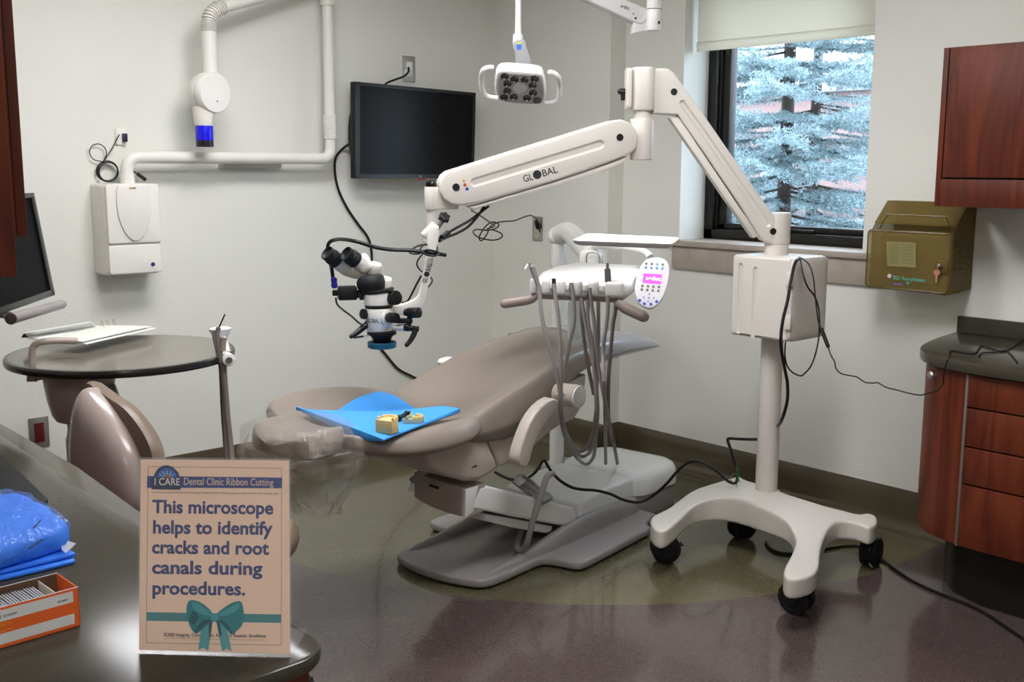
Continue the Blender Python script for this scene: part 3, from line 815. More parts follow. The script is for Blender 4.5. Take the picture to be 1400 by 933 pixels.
def interp(tab, n=5):
    o = smooth_path([V(r[:3]) for r in tab], n); o2 = smooth_path([V((r[3], r[4], 0)) for r in tab], n)
    return [(a.x, a.y, a.z, b.x, b.y) for a, b in zip(o, o2)]
# back cushion:   s, centre, rim, bottom, half width
bt = [(-.655, .685, .69, .672, .05), (-.65, .69, .70, .66, .13), (-.62, .684, .706, .650, .235), (-.56, .676, .711, .640, .305), (-.46, .664, .714, .628, .34), (-.34, .656, .712, .622, .345), (-.22, .648, .704, .616, .325), (-.12, .642, .69, .612, .28), (-.04, .64, .672, .608, .225), (.02, .635, .65, .60, .19)]
MB().loft([csec(*r, drop=.032) for r in interp(bt)]).build('back_cushion', vinyl, ch, 60)
bk = MB()
bt2 = [(-.60, .65, .655, .63, .15), (-.5, .65, .655, .625, .27), (-.35, .65, .655, .62, .29), (-.2, .645, .65, .60, .27), (-.05, .62, .63, .57, .21), (.05, .6, .6, .53, .18)]
bk.loft([csec(*r) for r in interp(bt2, 3)]); bk.build('back_shell', shell_m, ch, 60)
# seat and leg cushion
st = [(-.13, .60, .61, .575, .13), (-.115, .615, .63, .563, .2), (-.08, .63, .655, .556, .238), (.02, .655, .69, .546, .252), (.12, .69, .715, .545, .256), (.25, .742, .748, .566, .257), (.36, .79, .778, .612, .256), (.47, .832, .80, .675, .252), (.58, .86, .815, .716, .245), (.72, .866, .82, .735, .232), (.88, .848, .81, .74, .215), (1.05, .818, .79, .738, .198), (1.2, .79, .765, .732, .18), (1.27, .772, .752, .728, .155), (1.295, .756, .745, .73, .12)]
seat = MB().loft([csec(*r, side=.5) for r in interp(st)]).build('seat_cushion', vinyl, ch, 60)
tc = [(.66, .874, .828, .727, .243), (.72, .872, .826, .729, .238), (.88, .854, .816, .734, .221), (1.05, .824, .796, .732, .204), (1.2, .796, .771, .726, .186), (1.28, .776, .757, .722, .158), (1.305, .758, .748, .726, .12)]
R3_ = Matrix((EX, EY, zax)).transposed()
film2 = mat('toe_film', '#c9cdd6', .1, alpha=.42, var=.05, spec=1.0, bump=.5, bscale=30)
MB().loft([csec(*r, side=.5) for r in interp(tc)], False, True).build('toe_cover', film2, ch, 60)
# headrest with its pad and strut
hp = MB(); hcen = P(-.70, 0, .675)
for_r = []
ht = [(-.815, .672, .678, .655, .04), (-.80, .69, .695, .64, .105), (-.765, .700, .712, .63, .142), (-.70, .702, .718, .625, .155), (-.635, .70, .714, .628, .14), (-.60, .69, .70, .64, .10), (-.585, .675, .68, .655, .04)]
hd = hp.loft([csec(*r, t0=.02) for r in interp(ht, 4)]).build('headrest', vinyl, ch, 60)
MB().box(P(-.62, .01, .64), (.09, .2, .02), .006, Matrix.Rotation(TH, 3, 'Z')).build('headrest_strut', shell_m, ch)
# seat support, moulded side covers
def side(pxs, t, tw, bev, name, m, parent=ch, ang=40, sm=0):
    p = [Tp(x, y, t) for x, y in pxs]
    if sm: p = [V(q) for q in smooth_path(p, sm, True)]
    return MB().prism(p, -EX*tw, bev, 3).build(name, m, parent, ang)
front = [(590,606),(586,615),(585,628),(590,639),(604,648),(622,655),(640,659.5),(656,658.5),(668,652),(676,646),(683,640),(679,628),(673,614),(669,603),(640,600),(607,600)]
side(front, .215, .43, .022, 'seat_housing', shell_m)
wedge = [(684,639.5),(700,632),(713,625),(730,612),(742,600),(755,590),(767,582),(786,573.5),(794,560),(800,540),(802,512),(780,520),(755,550),(720,585),(690,600),(670,602),(675,615),(680,629)]
wd_ = side(wedge, .205, .41, .012, 'lift_wing', shell_m)
lgo = text_mesh('a-dec', .016, Tp(645, 641, .216), EY, zax, .0008, 0, width=.03)
lgo.build('lettering', ink, ch)
# armrest strap and pivot hub
arm_px = [(764,548),(757,545),(748,550),(740,557),(732,567),(725,579),(719,593),(713,611),(710,622),(709,630),(711,636),(716,640),(721,638),(724.5,632),(727,622),(731,608),(736,597),(742,586),(750,575),(760,563),(770,552)]
side(arm_px, .335, .05, .008, 'armrest', shell_m)
hub0, hub1 = Tp(776, 546, .25), Tp(792, 543, .36)
hp0 = hub1-EX*.10
MB().cyl(hp0, hub1-EX*.006, .042, .045, 28).cyl(Tp(768, 548, .31), hub1-EX*.07, .03).build('pivot_hub', shell_m, ch)
MB().cyl(hub1-EX*.007, hub1+EX*.003, .043, seg=28, bev=.003).build('hub_cap', chair_w, ch)
MB().sphere(Tp(611, 494, -.34), (.03, .05, .018), R3_).build('far_armrest', chair_w, ch)
# front bracket below the seat with its lever
def S2(a, b): return P(*a), P(*b)
R3 = Matrix((EX, EY, zax)).transposed()
def Sp(x, y, s_):
    v = ray(x, y); return CAM+v*((CO+EY*s_-CAM).dot(EY)/v.dot(EY))
SB = -.10
fpx = [(566, 646), (566, 680), (578, 688), (592, 695), (612, 702), (636, 708.5), (636.5, 669.5)]
fp0 = [Sp(x, y, SB) for x, y in fpx]
blk = MB().prism(fp0, EY*.11, .004).build('front_bracket', mat('bracket_taupe', '#a5978c', .35), ch)
MB().prism([Sp(x, y, SB-.001) for x, y in ((587, 661.5), (600, 666), (600, 670), (587, 665.5))], EY*.001).build('name_plate', ink, blk)
side_ = [fp0[-1]+EX*.001, fp0[-2]+EX*.001, fp0[-2]+EY*.045+V((0, 0, .012))+EX*.001, fp0[-1]+EY*.07+EX*.001]
MB().prism(side_, -EX*.02, .002).build('bracket_cover', chair_w, blk)
MB().tube([Sp(586, 642, SB-.01), Sp(575, 649, SB-.03), Sp(562, 658, SB-.05)], .0115, 10).build('release_lever', base_g, blk)
# lift arm cover
cov_px = [(656,667),(664,664),(700,673),(750,685),(780,693),(789,697),(788,723),(760,718),(700,707),(645,695)]
lac = side(cov_px, .2, .33, .012, 'lift_arm_cover', chair_w)
low_px = [(664,703),(700,709),(756,720),(754,727),(748,730),(700,722),(664,713)]
side(low_px, .17, .28, .006, 'lower_link', chair_w)
# pump cover behind it and the floor box under the toes
pc = MB()
pz0 = .105
pc.prism([P(s, .2, z) for s, z in ((.605, pz0-.03), (.605, .165), (.64, .178), (.80, .19), (1.00, .188), (1.01, .18), (1.01, pz0-.03))], -EX*.4, .014, 3)
pc.build('pump_cover', chair_w, ch)
jb = MB()
ring = []
for z, k in ((.10, 1.0), (.135, 1.0), (.165, .985), (.185, .94), (.197, .86), (.203, .7), (.205, .4)):
    ring.append([P(1.2+.0+a*k, b*k, z) for a, b in rrect2(.40, .46, .10, 6)])
jb.loft(ring); jb.build('floor_box_cover', chair_w, ch, 50)
MB().prism([P(1.2+a, b, 0) for a, b in rrect2(.385, .445, .095, 6)], (0, 0, .102), .002).build('floor_box', base_g, ch)
# floor plate with side rails
bo = [(.0, -.2), (-.045, -.185), (-.075, -.1), (-.085, 0), (-.075, .1), (-.05, .19), (-.02, .225), (.03, .238), (.12, .242), (.27, .244), (.30, .26), (.315, .30), (.325, .36), (.345, .39), (.40, .398), (.6, .392), (.82, .384), (.87, .375), (.9, .34), (1.0, .3), (1.04, .26)]
full = bo+[(s, -t) for s, t in reversed(bo[5:])]
full = [(-.05, -.19) if i == 0 else p for i, p in enumerate(full)]
full = bo[3:]+[(s, -t) for s, t in reversed(bo[4:])]
pl = smooth_path([(s, t, 0) for s, t in full], 3, True)
fp = MB().prism([P(p.x, p.y, .008) for p in pl], (0, 0, .034), .012, 3)
for sg in (1, -1):
    rings = []
    for s, z, w in ((.02, .043, .012), (.06, .056, .02), (.2, .066, .026), (.36, .085, .032), (.5, .108, .034), (.62, .118, .034), (.8, .118, .034), (1.0, .112, .034)):
        rings.append([P(s, sg*.2+a, .03+b) for a, b in [(w*math.cos(q*math.pi/8), (z-.03)*math.sin(q*math.pi/8)**.7) for q in range(9)]]+[P(s, sg*.2-w, .02), P(s, sg*.2+w, .02)])
    fp.loft(rings)
fp.box(P(.78, 0, .07), (.36, .44, .08), .01, R3)
fp.build('floor_plate', base_g, ch, 45)

for s, t in ((.02, -.15), (.02, .17), (.22, .2), (.22, -.2), (.6, .34), (.6, -.34), (.95, 0)): MB().cyl(P(s, t, 0), P(s, t, .012), .02, seg=16).build('rubber_foot', black_r, ch)


# foot control pendant hanging its grey hose over the lift cover
fc = thing('foot_control', Tp(728, 670, .1), 'grey foot control resting on the white lift cover of the chair', 'foot control')
fb = W(727, 668, D=4.25)
d1 = (W(752, 690, D=4.22)-W(706, 655, D=4.28)).normalized(); n_ = V((0, 0, 1)); d2 = n_.cross(d1).normalized(); n_ = d1.cross(d2)
if n_.z < 0: n_ = -n_
fbz = MB(); Mr = Matrix((d1, d2, d1.cross(d2))).transposed()
fbz.box(W(728, 670, D=4.25), (.155, .085, .022), .007, Mr); fbz.box(W(726, 665, D=4.25), (.10, .06, .018), .007, Mr)
fbz.build('pedal_body', grey_hose, fc)
MB().box(W(711, 658, D=4.22), (.03, .05, .02), .004, Mr).build('pedal', chair_w, fc)
MB().tube([W(708, 651, D=4.25), W(725, 657, D=4.22), W(738, 668, D=4.2)], .006).tube([W(728, 678, D=4.2), W(733, 688, D=4.19), W(736, 692, D=4.19)], .004).build('carry_handle', mat('grey_metal', '#888', .3), fc)
MB().tube([W(756, 648, D=4.2), W(748, 652, D=4.12), W(740, 675, D=4.1), W(729, 710, D=4.1), W(722, 738, D=4.12), W(716, 751, D=4.16), W(708, 752, D=4.2), W(708, 740, D=4.28), W(714, 722, D=4.34)], .0115, 12).build('hose', grey_hose, fc)
# ------------------------------------------------------------------ plastic bag over the headrest
rnd = random.Random(3)
bag = MB(); rings = []
NB = 44
prof = [(.710, .10, .725), (.80, .16, .728), (.9, .20, .70), (1.0, .215, .66), (1.05, .22, .62), (1.08, .2, .58), (1.02, .16, .54), (.9, .12, .50), (.7, .09, .47), (.62, .07, .44)]
cen = P(-.69, .02, 0)
for i, (kk, rr, z) in enumerate(prof):
    ring = []
    for j in range(NB):
        a = 2*math.pi*j/NB
        w = .012*math.sin(5*a+i*1.3)+.010*math.sin(11*a-i*.9)+rnd.uniform(-.006, .006)*(1.6 if i > 2 else .6)
        rx, ry = rr*1.02+w*(i > 1), rr*.78+w*(i > 1)
        if i < 3: w *= .3
        off = EX*(.03*max(0, i-4)*.5)
        ring.append(cen+off+EX*math.cos(a)*rx+EY*math.sin(a)*ry+V((0, 0, z+rnd.uniform(-.005, .005)*(i > 2))))
    rings.append(ring)
bagm = mat('crinkled_film', '#b4aca4', .07, alpha=.22, var=0, spec=1.0, bump=1, bscale=45)
[setattr(n.inputs['Distance'], 'default_value', .012) for n in bagm.node_tree.nodes if n.type == 'BUMP']
bag.loft(rings, True, False)
bag.build('headrest_bag', bagm, None, 25, **tagd('clear crinkled plastic bag pulled over the headrest of the chair', 'plastic bag'))
# ------------------------------------------------------------------ blue towel with dental models
blue_t = mat('blue_towel', '#3f97e6', .75, var=.05, scale=60, bump=.4, bscale=600)
ct_ = {'L': W(405, 556, Z=.735), 'T': W(520, 535, Z=.705), 'R': W(629, 559, Z=.712), 'B': W(525, 601, Z=.700)}
def towel_pt(u, v):      # u: L->T side to B->R side ; v along
    a = ct_['L'].lerp(ct_['T'], v); b = ct_['B'].lerp(ct_['R'], v)
    p = a.lerp(b, u)
    m = abs((u-v))
    dia = (u+v)/2
    qv = (v-.36-1.28*u)/1.62
    p.z -= .046*math.exp(-(qv/.17)**2)*(1-.5*u)
    p.z -= .006*math.sin(math.pi*u)*math.sin(math.pi*v)
    q = p-CO; s, t = q.dot(EY), q.dot(EX)
    return p
N = 28
tw = MB()
for dz in (0, -.0045):
    vs = [[towel_pt(i/N, j/N)+V((0, 0, dz)) for j in range(N+1)] for i in range(N+1)]
    if dz == 0: top = vs
    else: bot = vs
def gridfaces(b, g, flip=False):
    bv = [[b.verts.new(p) for p in r] for r in g]
    for i in range(len(g)-1):
        for j in range(len(g[0])-1):
            f = (bv[i][j], bv[i][j+1], bv[i+1][j+1], bv[i+1][j])
            b.faces.new(tuple(reversed(f)) if flip else f)
    return bv
b = bmesh.new(); g0 = gridfaces(b, top); g1 = gridfaces(b, bot, True)
def skirt(r0, r1):
    for i in range(len(r0)-1):
        b.faces.new((r0[i], r0[i+1], r1[i+1], r1[i]))
skirt(g0[0], g1[0]); skirt(g0[-1], g1[-1]); skirt([r[0] for r in g0], [r[0] for r in g1]); skirt([r[-1] for r in g0], [r[-1] for r in g1])
bmesh.ops.recalc_face_normals(b, faces=b.faces); tw.merge(b)
tt = thing('towel', ct_['B'], 'bright blue folded paper towel spread on the chair back', 'towel')
tw.build('sheet', blue_t, tt, 50)
fl_ = MB()
# the folded-over hem that hangs along the left edge, and the doubled right edge
hemL = [(ct_['L'], V((0, 0, -.010))), (ct_['L'].lerp(ct_['B'], .35), V((0, 0, -.020))), (ct_['L'].lerp(ct_['B'], .62), V((0, 0, -.034))), (ct_['L'].lerp(ct_['B'], .85), V((0, 0, -.022))), (ct_['B'], V((0, 0, -.006)))]
rings = []
for p, d in hemL:
    q = p+tow*.002
    rings.append([q, q+d*.5+tow*.004, q+d, q+d-tow*.004, q+d*.5-tow*.001, q-tow*.006])
fl_.loft(rings)
rR = []
for f_, w in ((0, .004), (.4, .007), (.8, .011), (1, .013)):
    p = ct_['B'].lerp(ct_['R'], f_)
    rR.append([p+V((0, 0, .001)), p+tow*w*.6+V((0, 0, -w*.5)), p+V((0, 0, -w)), p-tow*.01+V((0, 0, -w*.4))])
fl_.loft(rR)
fl_.build('hem', blue_t, tt, 50)
def arch_model(c, fwd, w, d, h, name, m, label, cat, teeth, tilt=0, group=None, two=False):
    """horseshoe dental cast; fwd points to the front teeth"""
    t = thing(name, c, label, cat)
    fwd = V(fwd).normalized(); rt_ = fwd.cross(zax).normalized()
    outer = [c+rt_*(w/2*math.cos(math.radians(a)))+fwd*(d*.55*math.sin(math.radians(a))) for a in range(0, 181, 15)]
    inner = [c+rt_*(w*.26*math.cos(math.radians(a)))+fwd*(d*.26*math.sin(math.radians(a))) for a in range(180, -1, -15)]
    outl = [c+rt_*w/2-fwd*d*.42]+outer+[c-rt_*w/2-fwd*d*.42]
    if two: outl = outl+[c-rt_*w*.26-fwd*d*.42]+inner+[c+rt_*w*.26-fwd*d*.42]
    MB().prism(outl, (0, 0, h), .003).build('cast_base', m, t)
    te = MB()
    for i, a in enumerate(range(-20, 201, 17)):
        if a < 0: q = c+rt_*(w*.42)-fwd*d*.22
        elif a > 180: q = c-rt_*(w*.42)-fwd*d*.22
        else: q = c+rt_*(w*.42*math.cos(math.radians(a)))+fwd*(d*.46*math.sin(math.radians(a)))
        te.sphere(q+V((0, 0, h)), (.0055, .0055, .009), None, 12, 8)
    te.build('teeth', teeth, t)
    return t
stone_y = mat('yellow_stone', '#d8bd82', .7, var=.08, scale=80)
pink = mat('grey_green_acrylic', '#a9b39b', .4, var=.12, scale=90)
tooth = mat('tooth_ivory', '#d3bd7a', .35)
zt_ = W(530, 592, Z=.70)
def on_towel(x, y): return W(x, y, Z=.704)
m1 = on_towel(531, 591); m2 = on_towel(565, 578)
am = arch_model(m1+tow*0, (-tow+rt*.55), .062, .060, .043, 'dental_cast', stone_y, 'pale yellow plaster cast of a jaw standing on the blue towel', 'dental model', stone_y)
q = m1-tow*.045-rt*.0+V((0, 0, .0))
arch2 = arch_model(m2, (rt+tow*.2), .055, .065, .018, 'denture_model', pink, 'grey green jaw model with teeth beside the plaster cast', 'dental model', tooth, two=True)
hg = MB()
h0 = on_towel(545, 577)+V((0, 0, .012)); h1_ = on_towel(556, 571)+V((0, 0, .012))
hg.tube([h0-rt*.006, h0+rt*.008+V((0, 0, .006)), h1_-rt*.004, h1_+rt*.012+V((0, 0, .004))], .006, 8).sphere(h0, .011, None, 14, 8).sphere(h1_, (.01, .012, .011), None, 14, 8)
hg.build('hinge', black_p, arch2)
# ------------------------------------------------------------------ delivery unit beside the chair
deliv = mat('delivery_white', '#dcdad5', .25, var=.015)
tip_m = mat('chrome', '#c9c9c9', .15, metal=1)
hand_m = mat('handle_taupe', '#96877f', .4)
dk_hose = mat('dark_hose', '#6a625e', .42)
def lp(a, b, t): return a+(b-a)*t
dv = thing('delivery_unit', P(1.12, -.3, .1), 'white instrument unit with hanging hoses over the foot end of the chair', 'dental unit')
# head: front runs along the window wall direction
DF, DR = 4.07, 4.29
fl0, fr0 = W(724, 392, D=DF), W(857, 403, D=DF-.13)
zf1 = W(790, 384, D=4.010).z; zf0 = W(790, 407, D=4.010).z
fl0.z = fr0.z = 0
ex = (fr0-fl0).normalized(); ey = V((-ex.y, ex.x, 0)); wF = (fr0-fl0).length; mid = (fl0+fr0)/2
def hsec(d, w, z0, z1, r, off=0): return [mid+ey*d+ex*(a+off)+V((0, 0, b)) for a, b in rrect2(w, z1-z0, r, 5, 0, (z0+z1)/2)]
hd = MB()
zr1 = W(830, 361, D=4.270).z
hd.loft([hsec(-.012, wF*.94, zf0+.012, zf1-.014, .02), hsec(-.002, wF*.985, zf0+.004, zf1-.004, .026), hsec(.02, wF, zf0, zf1, .028), hsec(.07, wF*1.0, zf0, zf1+.006, .028), hsec(.10, wF*.99, zf0+.004, lp(zf1, zr1, .35)+.006, .025),
         hsec(.2, wF*.90, zf0+.012, lp(zf1, zr1, .75)+.006, .022, .012), hsec(.29, wF*.76, zf0+.02, zr1+.002, .022, .02), hsec(.315, wF*.68, zf0+.03, zr1-.012, .02, .02)])
hd.build('control_head', deliv, dv, 40)
zc = (zf0+zf1)/2
hx = [W(x, 395, D=4.030) for x in (735, 757, 781, 806, 831)]
hx = [(h-mid).dot(ex) for h in hx]
edges_ = [-wF/2+.012]+[(hx[i]+hx[i+1])/2 for i in range(4)]+[wF/2-.012]
gaps_ = [(-wF/2+.008, hx[0]-.013)]+[(hx[i]+.013, hx[i+1]-.013) for i in range(4)]+[(hx[4]+.013, wF/2-.008)]
for g0, g1 in gaps_:
    w_ = g1-g0
    if w_ < .006: continue
    MB().box(mid+ex*(g0+g1)/2-ey*.012+zax*(zc+.006), (w_, .03, .058), .0125, Matrix((ex, ey, zax)).transposed(), 4).build('holder_lip', deliv, dv)
for a in hx:
    MB().lathe([(.0105, 0), (.0125, .003), (.0125, .02), (.0105, .022), (.008, .02), (.008, .002)], mid+ex*a-ey*.012+zax*(zc-.004), zax+ey*.25, 18).build('holder', deliv, dv)
MB().loft([hsec(.0, wF*.9, zf0-.012, zf0+.006, .008), hsec(.2, wF*.8, zf0-.008, zf0+.015, .008)]).build('under_tray', hand_m, dv)
def handle(p0, p1, p2, r):
    MB().tube([p0, p1, p2], lambda t: r*(.7+.3*min(1, t*2.2)), 14, 6).sphere(p2, r*.98).build('handle', hand_m, dv)
handle(W(734, 404, D=4.070), W(722, 410, D=4.070), W(690, 415, D=4.090), .0185)
handle(W(843, 414, D=3.920), W(856, 422, D=3.910), W(880, 433, D=3.870), .0205)
# arm from the post to the head
pp = P(1.12, -.3, 0)
def postz(y): return W(762, y, D=(pp+zax-CAM).dot(_d)).z
po = MB().cyl(pp+zax*.1, pp+zax*postz(322), .034, seg=32).cyl(pp+zax*postz(362), pp+zax*postz(360), .0352, seg=32).sphere(pp+zax*postz(322), (.05, .05, .048))
po.build('post', deliv, dv)
pb = MB().prism([P(1.16+a, -.22+b, .09) for a, b in rrect2(.2, .3, .05, 5)], (0, 0, .05), .01); pb.build('post_bracket', base_g, dv)
ae = mid+ey*.30+ex*.0+zax*(zr1-.03)
MB().tube([pp+zax*postz(321), W(778, 318, D=4.88), W(800, 340, D=4.64), W(812, 352, D=4.46)], .045, 24, 6).build('link_arm', deliv, dv)
MB().box(W(808, 357, D=4.370), (.09, .07, .09), .02, Matrix((ex, ey, zax)).transposed()).build('swivel_block', deliv, dv)
ins = MB()
loop = [W(x, y, D=4.310) for x, y in ((802, 360), (802, 350), (805, 346), (812, 345.5), (818, 348), (820, 354), (820, 360))]
ins.tube(loop, .003, 8); ins.build('brake_lever', mat('grey_metal', '#888', .3), dv)
# accessory tray
zt = 1.293
tc = [W(781, 329, Z=zt), W(918, 334, Z=zt), W(931, 326, Z=zt), W(802, 320, Z=zt)]
ctr = sum(tc, V())/4
def tring(k, dz):
    pts = []
    for i in range(4):
        a, b, c = tc[i-1], tc[i], tc[(i+1) % 4]
        q = ctr+(b-ctr)*k
        d1 = (a-b).normalized()*.03; d2 = (c-b).normalized()*.03
        for t in (0, .25, .5, .75, 1): pts.append(q+d1*(1-t)**2+d2*t*t+zax*dz)
    return pts
MB().loft([tring(.90, -.016), tring(.97, -.010), tring(1, .0), tring(.985, .003), tring(.95, -.005), tring(.88, -.009)]).build('tray', deliv, dv, 50)
MB().tube([W(812, 352, D=4.370), W(812, 341, D=4.350), W(816, 337, D=4.330), W(850, 339, D=4.230), W(874, 342, D=4.130), W(884, 346, D=4.090), W(889, 352, D=4.070)], lambda t: .011+.008*max(0, t-.6), 14).build('tray_arm', deliv, dv)
# touch pad
kn_ = (tow*.94+zax*.30+rt*-.12).normalized(); KP = W(892, 387, D=3.980)
ko = [(896.5,351.6),(905,353),(912,357.5),(915.5,366),(915.5,376),(913,389),(908.5,402.5),(902,413.5),(895,420),(888,422),(879,419.5),(872,413),(868.3,403),(868,393),(870,380),(873.5,369),(878.5,360),(885,354)]
kp = [V(q) for q in smooth_path(plane_pts(ko, KP, kn_), 3, True)]
pad = MB().prism(kp, -kn_*.022, .005, 3).build('touch_pad', mat('pad_white', '#e6e2e6', .3, var=.01), dv, 50)
scr = plane_pts([(879.8,373.7),(905.3,375.7),(903.9,388.7),(878.3,386.8)], KP+kn_*.0008, kn_)
MB().prism(scr, -kn_*.002).build('screen', mat('lilac_screen', '#b050e0', .3, emit='#c04df0', estr=.75, var=.05), pad)
sx = (scr[1]-scr[0]).normalized(); sy = kn_.cross(sx)
text_mesh('a•dec', .022, scr[3]+sx*.011+sy*.012+kn_*.0012, sx, sy, .0004, .0004, width=.056).build('lettering', mat('screen_white', '#ffffff', .4, emit='#ffffff', estr=.7), pad)
btn_g = mat('button_grey', '#7d7a76', .35); btn_b = mat('button_pale_blue', '#63a7dd', .3); btn_d = mat('button_blue', '#2f55c8', .3)
def btns(lst, m, r):
    for x, y in lst:
        c = WP(x, y, KP, kn_); MB().cyl(c-kn_*.002, c+kn_*.0022, r, r*.9, 14).build('button', m, pad)
kz = lambda l: [(860+a*.0964, 340+b*.0964) for a, b in l]
btns(kz([(247,215),(323,218),(478,228),(190,530),(268,535),(346,540),(424,545),(180,582),(258,587),(337,594),(415,600)]), btn_g, .0052)
btns(kz([(402,222),(238,268),(316,272),(394,277),(472,282)]), btn_b, .0052)
btns(kz([(152,735),(217,783),(310,790),(393,752)]), btn_d, .0058)
btns(kz([(288,645),(207,690),(280,700),(352,700),(270,748)]), btn_d, .0026)
# hoses and instruments
Dend = (W(836, 634, Z=.205)-CAM).dot(_d)
def dd(y): return 3.93+(max(0, (y-405))/230)**8*(Dend-3.93-.04)
def hose(pts, r=.0072, m=grey_hose, name='hose', off=0):
    return MB().tube([W(x, y, D=dd(y)+off) for x, y in pts], r, 8, 6).build(name, m, dv)
hose([(737,392),(738.5,410),(742,440),(751,475),(764,527),(766,562),(772,597),(785,622),(800,635),(810,628),(813.5,612),(814.5,575),(815,548),(811,494),(800,440),(795,408)], off=.0)
hose([(757,388),(760,410),(764,440),(767,500),(767.5,560),(773,590),(781,609),(794,624),(806,619),(813,600),(817,560),(812,500),(809,467),(804,440),(803,410)], off=.0)
hose([(781,388),(784,410),(785,440),(780,462),(774,495),(767,530),(769,576),(779,602),(792,617),(803,612),(811,590),(815,560),(816,520),(818,470),(818,412)], off=.02)
hose([(806,394),(808,412),(812,440),(817,494),(827,548),(835,589),(844.5,633)], off=.0)
hose([(831,405),(831,425),(829,445),(824.5,481),(827,548),(828,634)], off=-.015)
hose([(842,412),(841,428),(838,445),(834,490),(832,521),(832,570),(839,605),(844,634)], off=.015, m=dk_hose)
hose([(795,406),(796,440),(802,490),(812,540)], off=.03, m=dk_hose)
sy_ = MB().cyl(W(737, 394, D=3.990), W(728, 366, D=3.980), .008, .0125, 16).cyl(W(728, 366, D=3.980), W(727, 361.5, D=3.980), .013, .01, 16)
sy_.build('syringe', grey_hose, dv)
MB().tube([W(729, 362, D=3.980), W(723, 361, D=3.970), W(720.5, 364, D=3.965), W(718.5, 368, D=3.960)], .0025, 8).build('syringe_tip', tip_m, dv)
for x, y0, y1, m in ((757, 381, 396, black_p), (781, 387, 396, dk_hose), (805.5, 390, 404, black_p)):
    MB().cyl(W(x, y0, D=3.980), W(x+.6, y1, D=3.980), .0075, .009, 14).cyl(W(x, y1-1, D=3.980), W(x+1, y1+6, D=3.980), .009, .007, 14).build('handpiece_coupling', m, dv)
MB().cyl(W(830.5, 360, D=3.980), W(830.5, 368, D=3.980), .005, .006, 14).cyl(W(830.5, 368, D=3.980), W(832, 395, D=3.980), .0115, .0125, 18).cyl(W(832, 395, D=3.980), W(831.5, 409, D=3.980), .010, .008, 14).build('handpiece', mat('handpiece_grey', '#5c5653', .35, metal=.3), dv)
wb = W(786, 440, D=4.310)
MB().lathe([(.02, .0), (.03, .008), (.031, .10), (.03, .15), (.022, .168), (.015, .172)], W(786, 467, D=4.310), zax, 24).build('water_bottle', mat('bottle_plastic', '#e2eceb', .12, alpha=.45, var=.02), dv)
# ------------------------------------------------------------------ overhead operating light
lg_grey = mat('light_grey', '#8f8e90', .38); lw = mat('light_white', '#e6e4e2', .25, var=.01)
PC = W(711, 120, D=4.3)
up_l = rt*1.0+zax*-.06; up_l.normalize()
pn = (tow*math.cos(math.radians(46))-zax*math.sin(math.radians(46))).normalized()
pv = pn.cross(up_l).normalized(); pu = pv.cross(pn).normalized()
ol = thing('operating_light', W(890, 43, D=4.5), 'white dental operating light with twelve lenses hanging from a jointed overhead arm', 'dental light')
def lpt(zx, zy): return WP(640+zx*.1179, 40+zy*.1179, PC, pn)
oc = [lpt(*q) for q in ((330, 560), (345, 520), (390, 495), (600, 505), (820, 525), (868, 560), (885, 640), (892, 760), (875, 850), (840, 880), (700, 880), (480, 862), (380, 835), (335, 780), (318, 680))]
oc = [V(q) for q in smooth_path(oc, 3, True)]
cc_ = sum(oc, V())/len(oc)
def oring(k, h): return [cc_+(p-cc_)*k+pn*h for p in oc]
hdm = MB().loft([oring(.93, -.004), oring(.985, -.004), oring(1.02, -.008), oring(1.045, -.022), oring(1.02, -.045), oring(.92, -.062), oring(.6, -.068)])
hdm = hdm.build('light_head', lw, ol, 50)
MB().loft([oring(.5, .001), oring(.9, .001), oring(.95, -.003), oring(.97, -.007)]).build('lens_panel', lg_grey, hdm)
lens = mat('dark_lens', '#2a2621', .1, var=.3, coat=.5)
for q in ((425,542),(538,578),(657,586),(772,572),(457,628),(748,650),(455,712),(755,735),(418,788),(530,782),(684,795),(798,820)):
    c = lpt(*q); MB().lathe([(.0165, .001), (.0165, .003), (.014, .0035), (.0128, .0015), (.006, .003), (0, .0035)], c, pn, 24).build('lens', lens, hdm)
MB().lathe([(.028, .0008), (.027, .002), (0, .002)], lpt(600, 680), pn, 28).build('sensor_disc', lw if False else mat('disc_grey', '#a5a3a3', .35), hdm)
for path in (((274,445),(220,452),(175,480),(152,560),(160,680),(200,765),(270,795),(345,800)), ((950,502),(1000,515),(1045,560),(1062,650),(1055,760),(1025,825),(960,850),(880,846))):
    pts = [WP(640+x*.1179, 40+y*.1179, PC+pn*(.03 if i < 3 else 0), pn) for i, (x, y) in enumerate(path)]
    MB().tube(pts, .0105, 14, 6).sphere(pts[0], .0105).build('handle', lw, ol)
nk = [(512,180),(530,150),(570,132),(650,136),(672,150),(682,200),(700,250),(718,310),(735,415),(600,425),(552,412),(548,330),(536,270),(515,235)]
nkp = [WP(640+x*.1179, 40+y*.1179, PC-tow*.05, tow) for x, y in nk]
nkp = [V(q) for q in smooth_path(nkp, 2, True)]
nk_ = MB().prism(nkp, tow*.04, .012, 3).build('swivel_neck', lg_grey, ol, 50)
for q0, q1, c in ((150, 170, '#b4b63a'), (176, 238, '#2f66c4')):
    pl = [WP(640+x*.1179, 40+y*.1179, PC-tow*.0095, tow) for x, y in ((556, q0), (622, q0), (614, q1), (566, q1))]
    MB().prism(pl, -tow*.003).build('warning_sticker', mat('label'+c[1:], c, .4), nk_)
st0 = W(708.5, 56, D=4.33); st0 = st0
sz = W(708, -62, D=4.33).z
MB().cyl(st0, V((st0.x, st0.y, sz)), .0122, seg=20).cyl(st0-zax*.004, V((st0.x, st0.y, W(708, 47, D=4.33).z)), .0215, .0205, 24).build('stem', lw, ol)
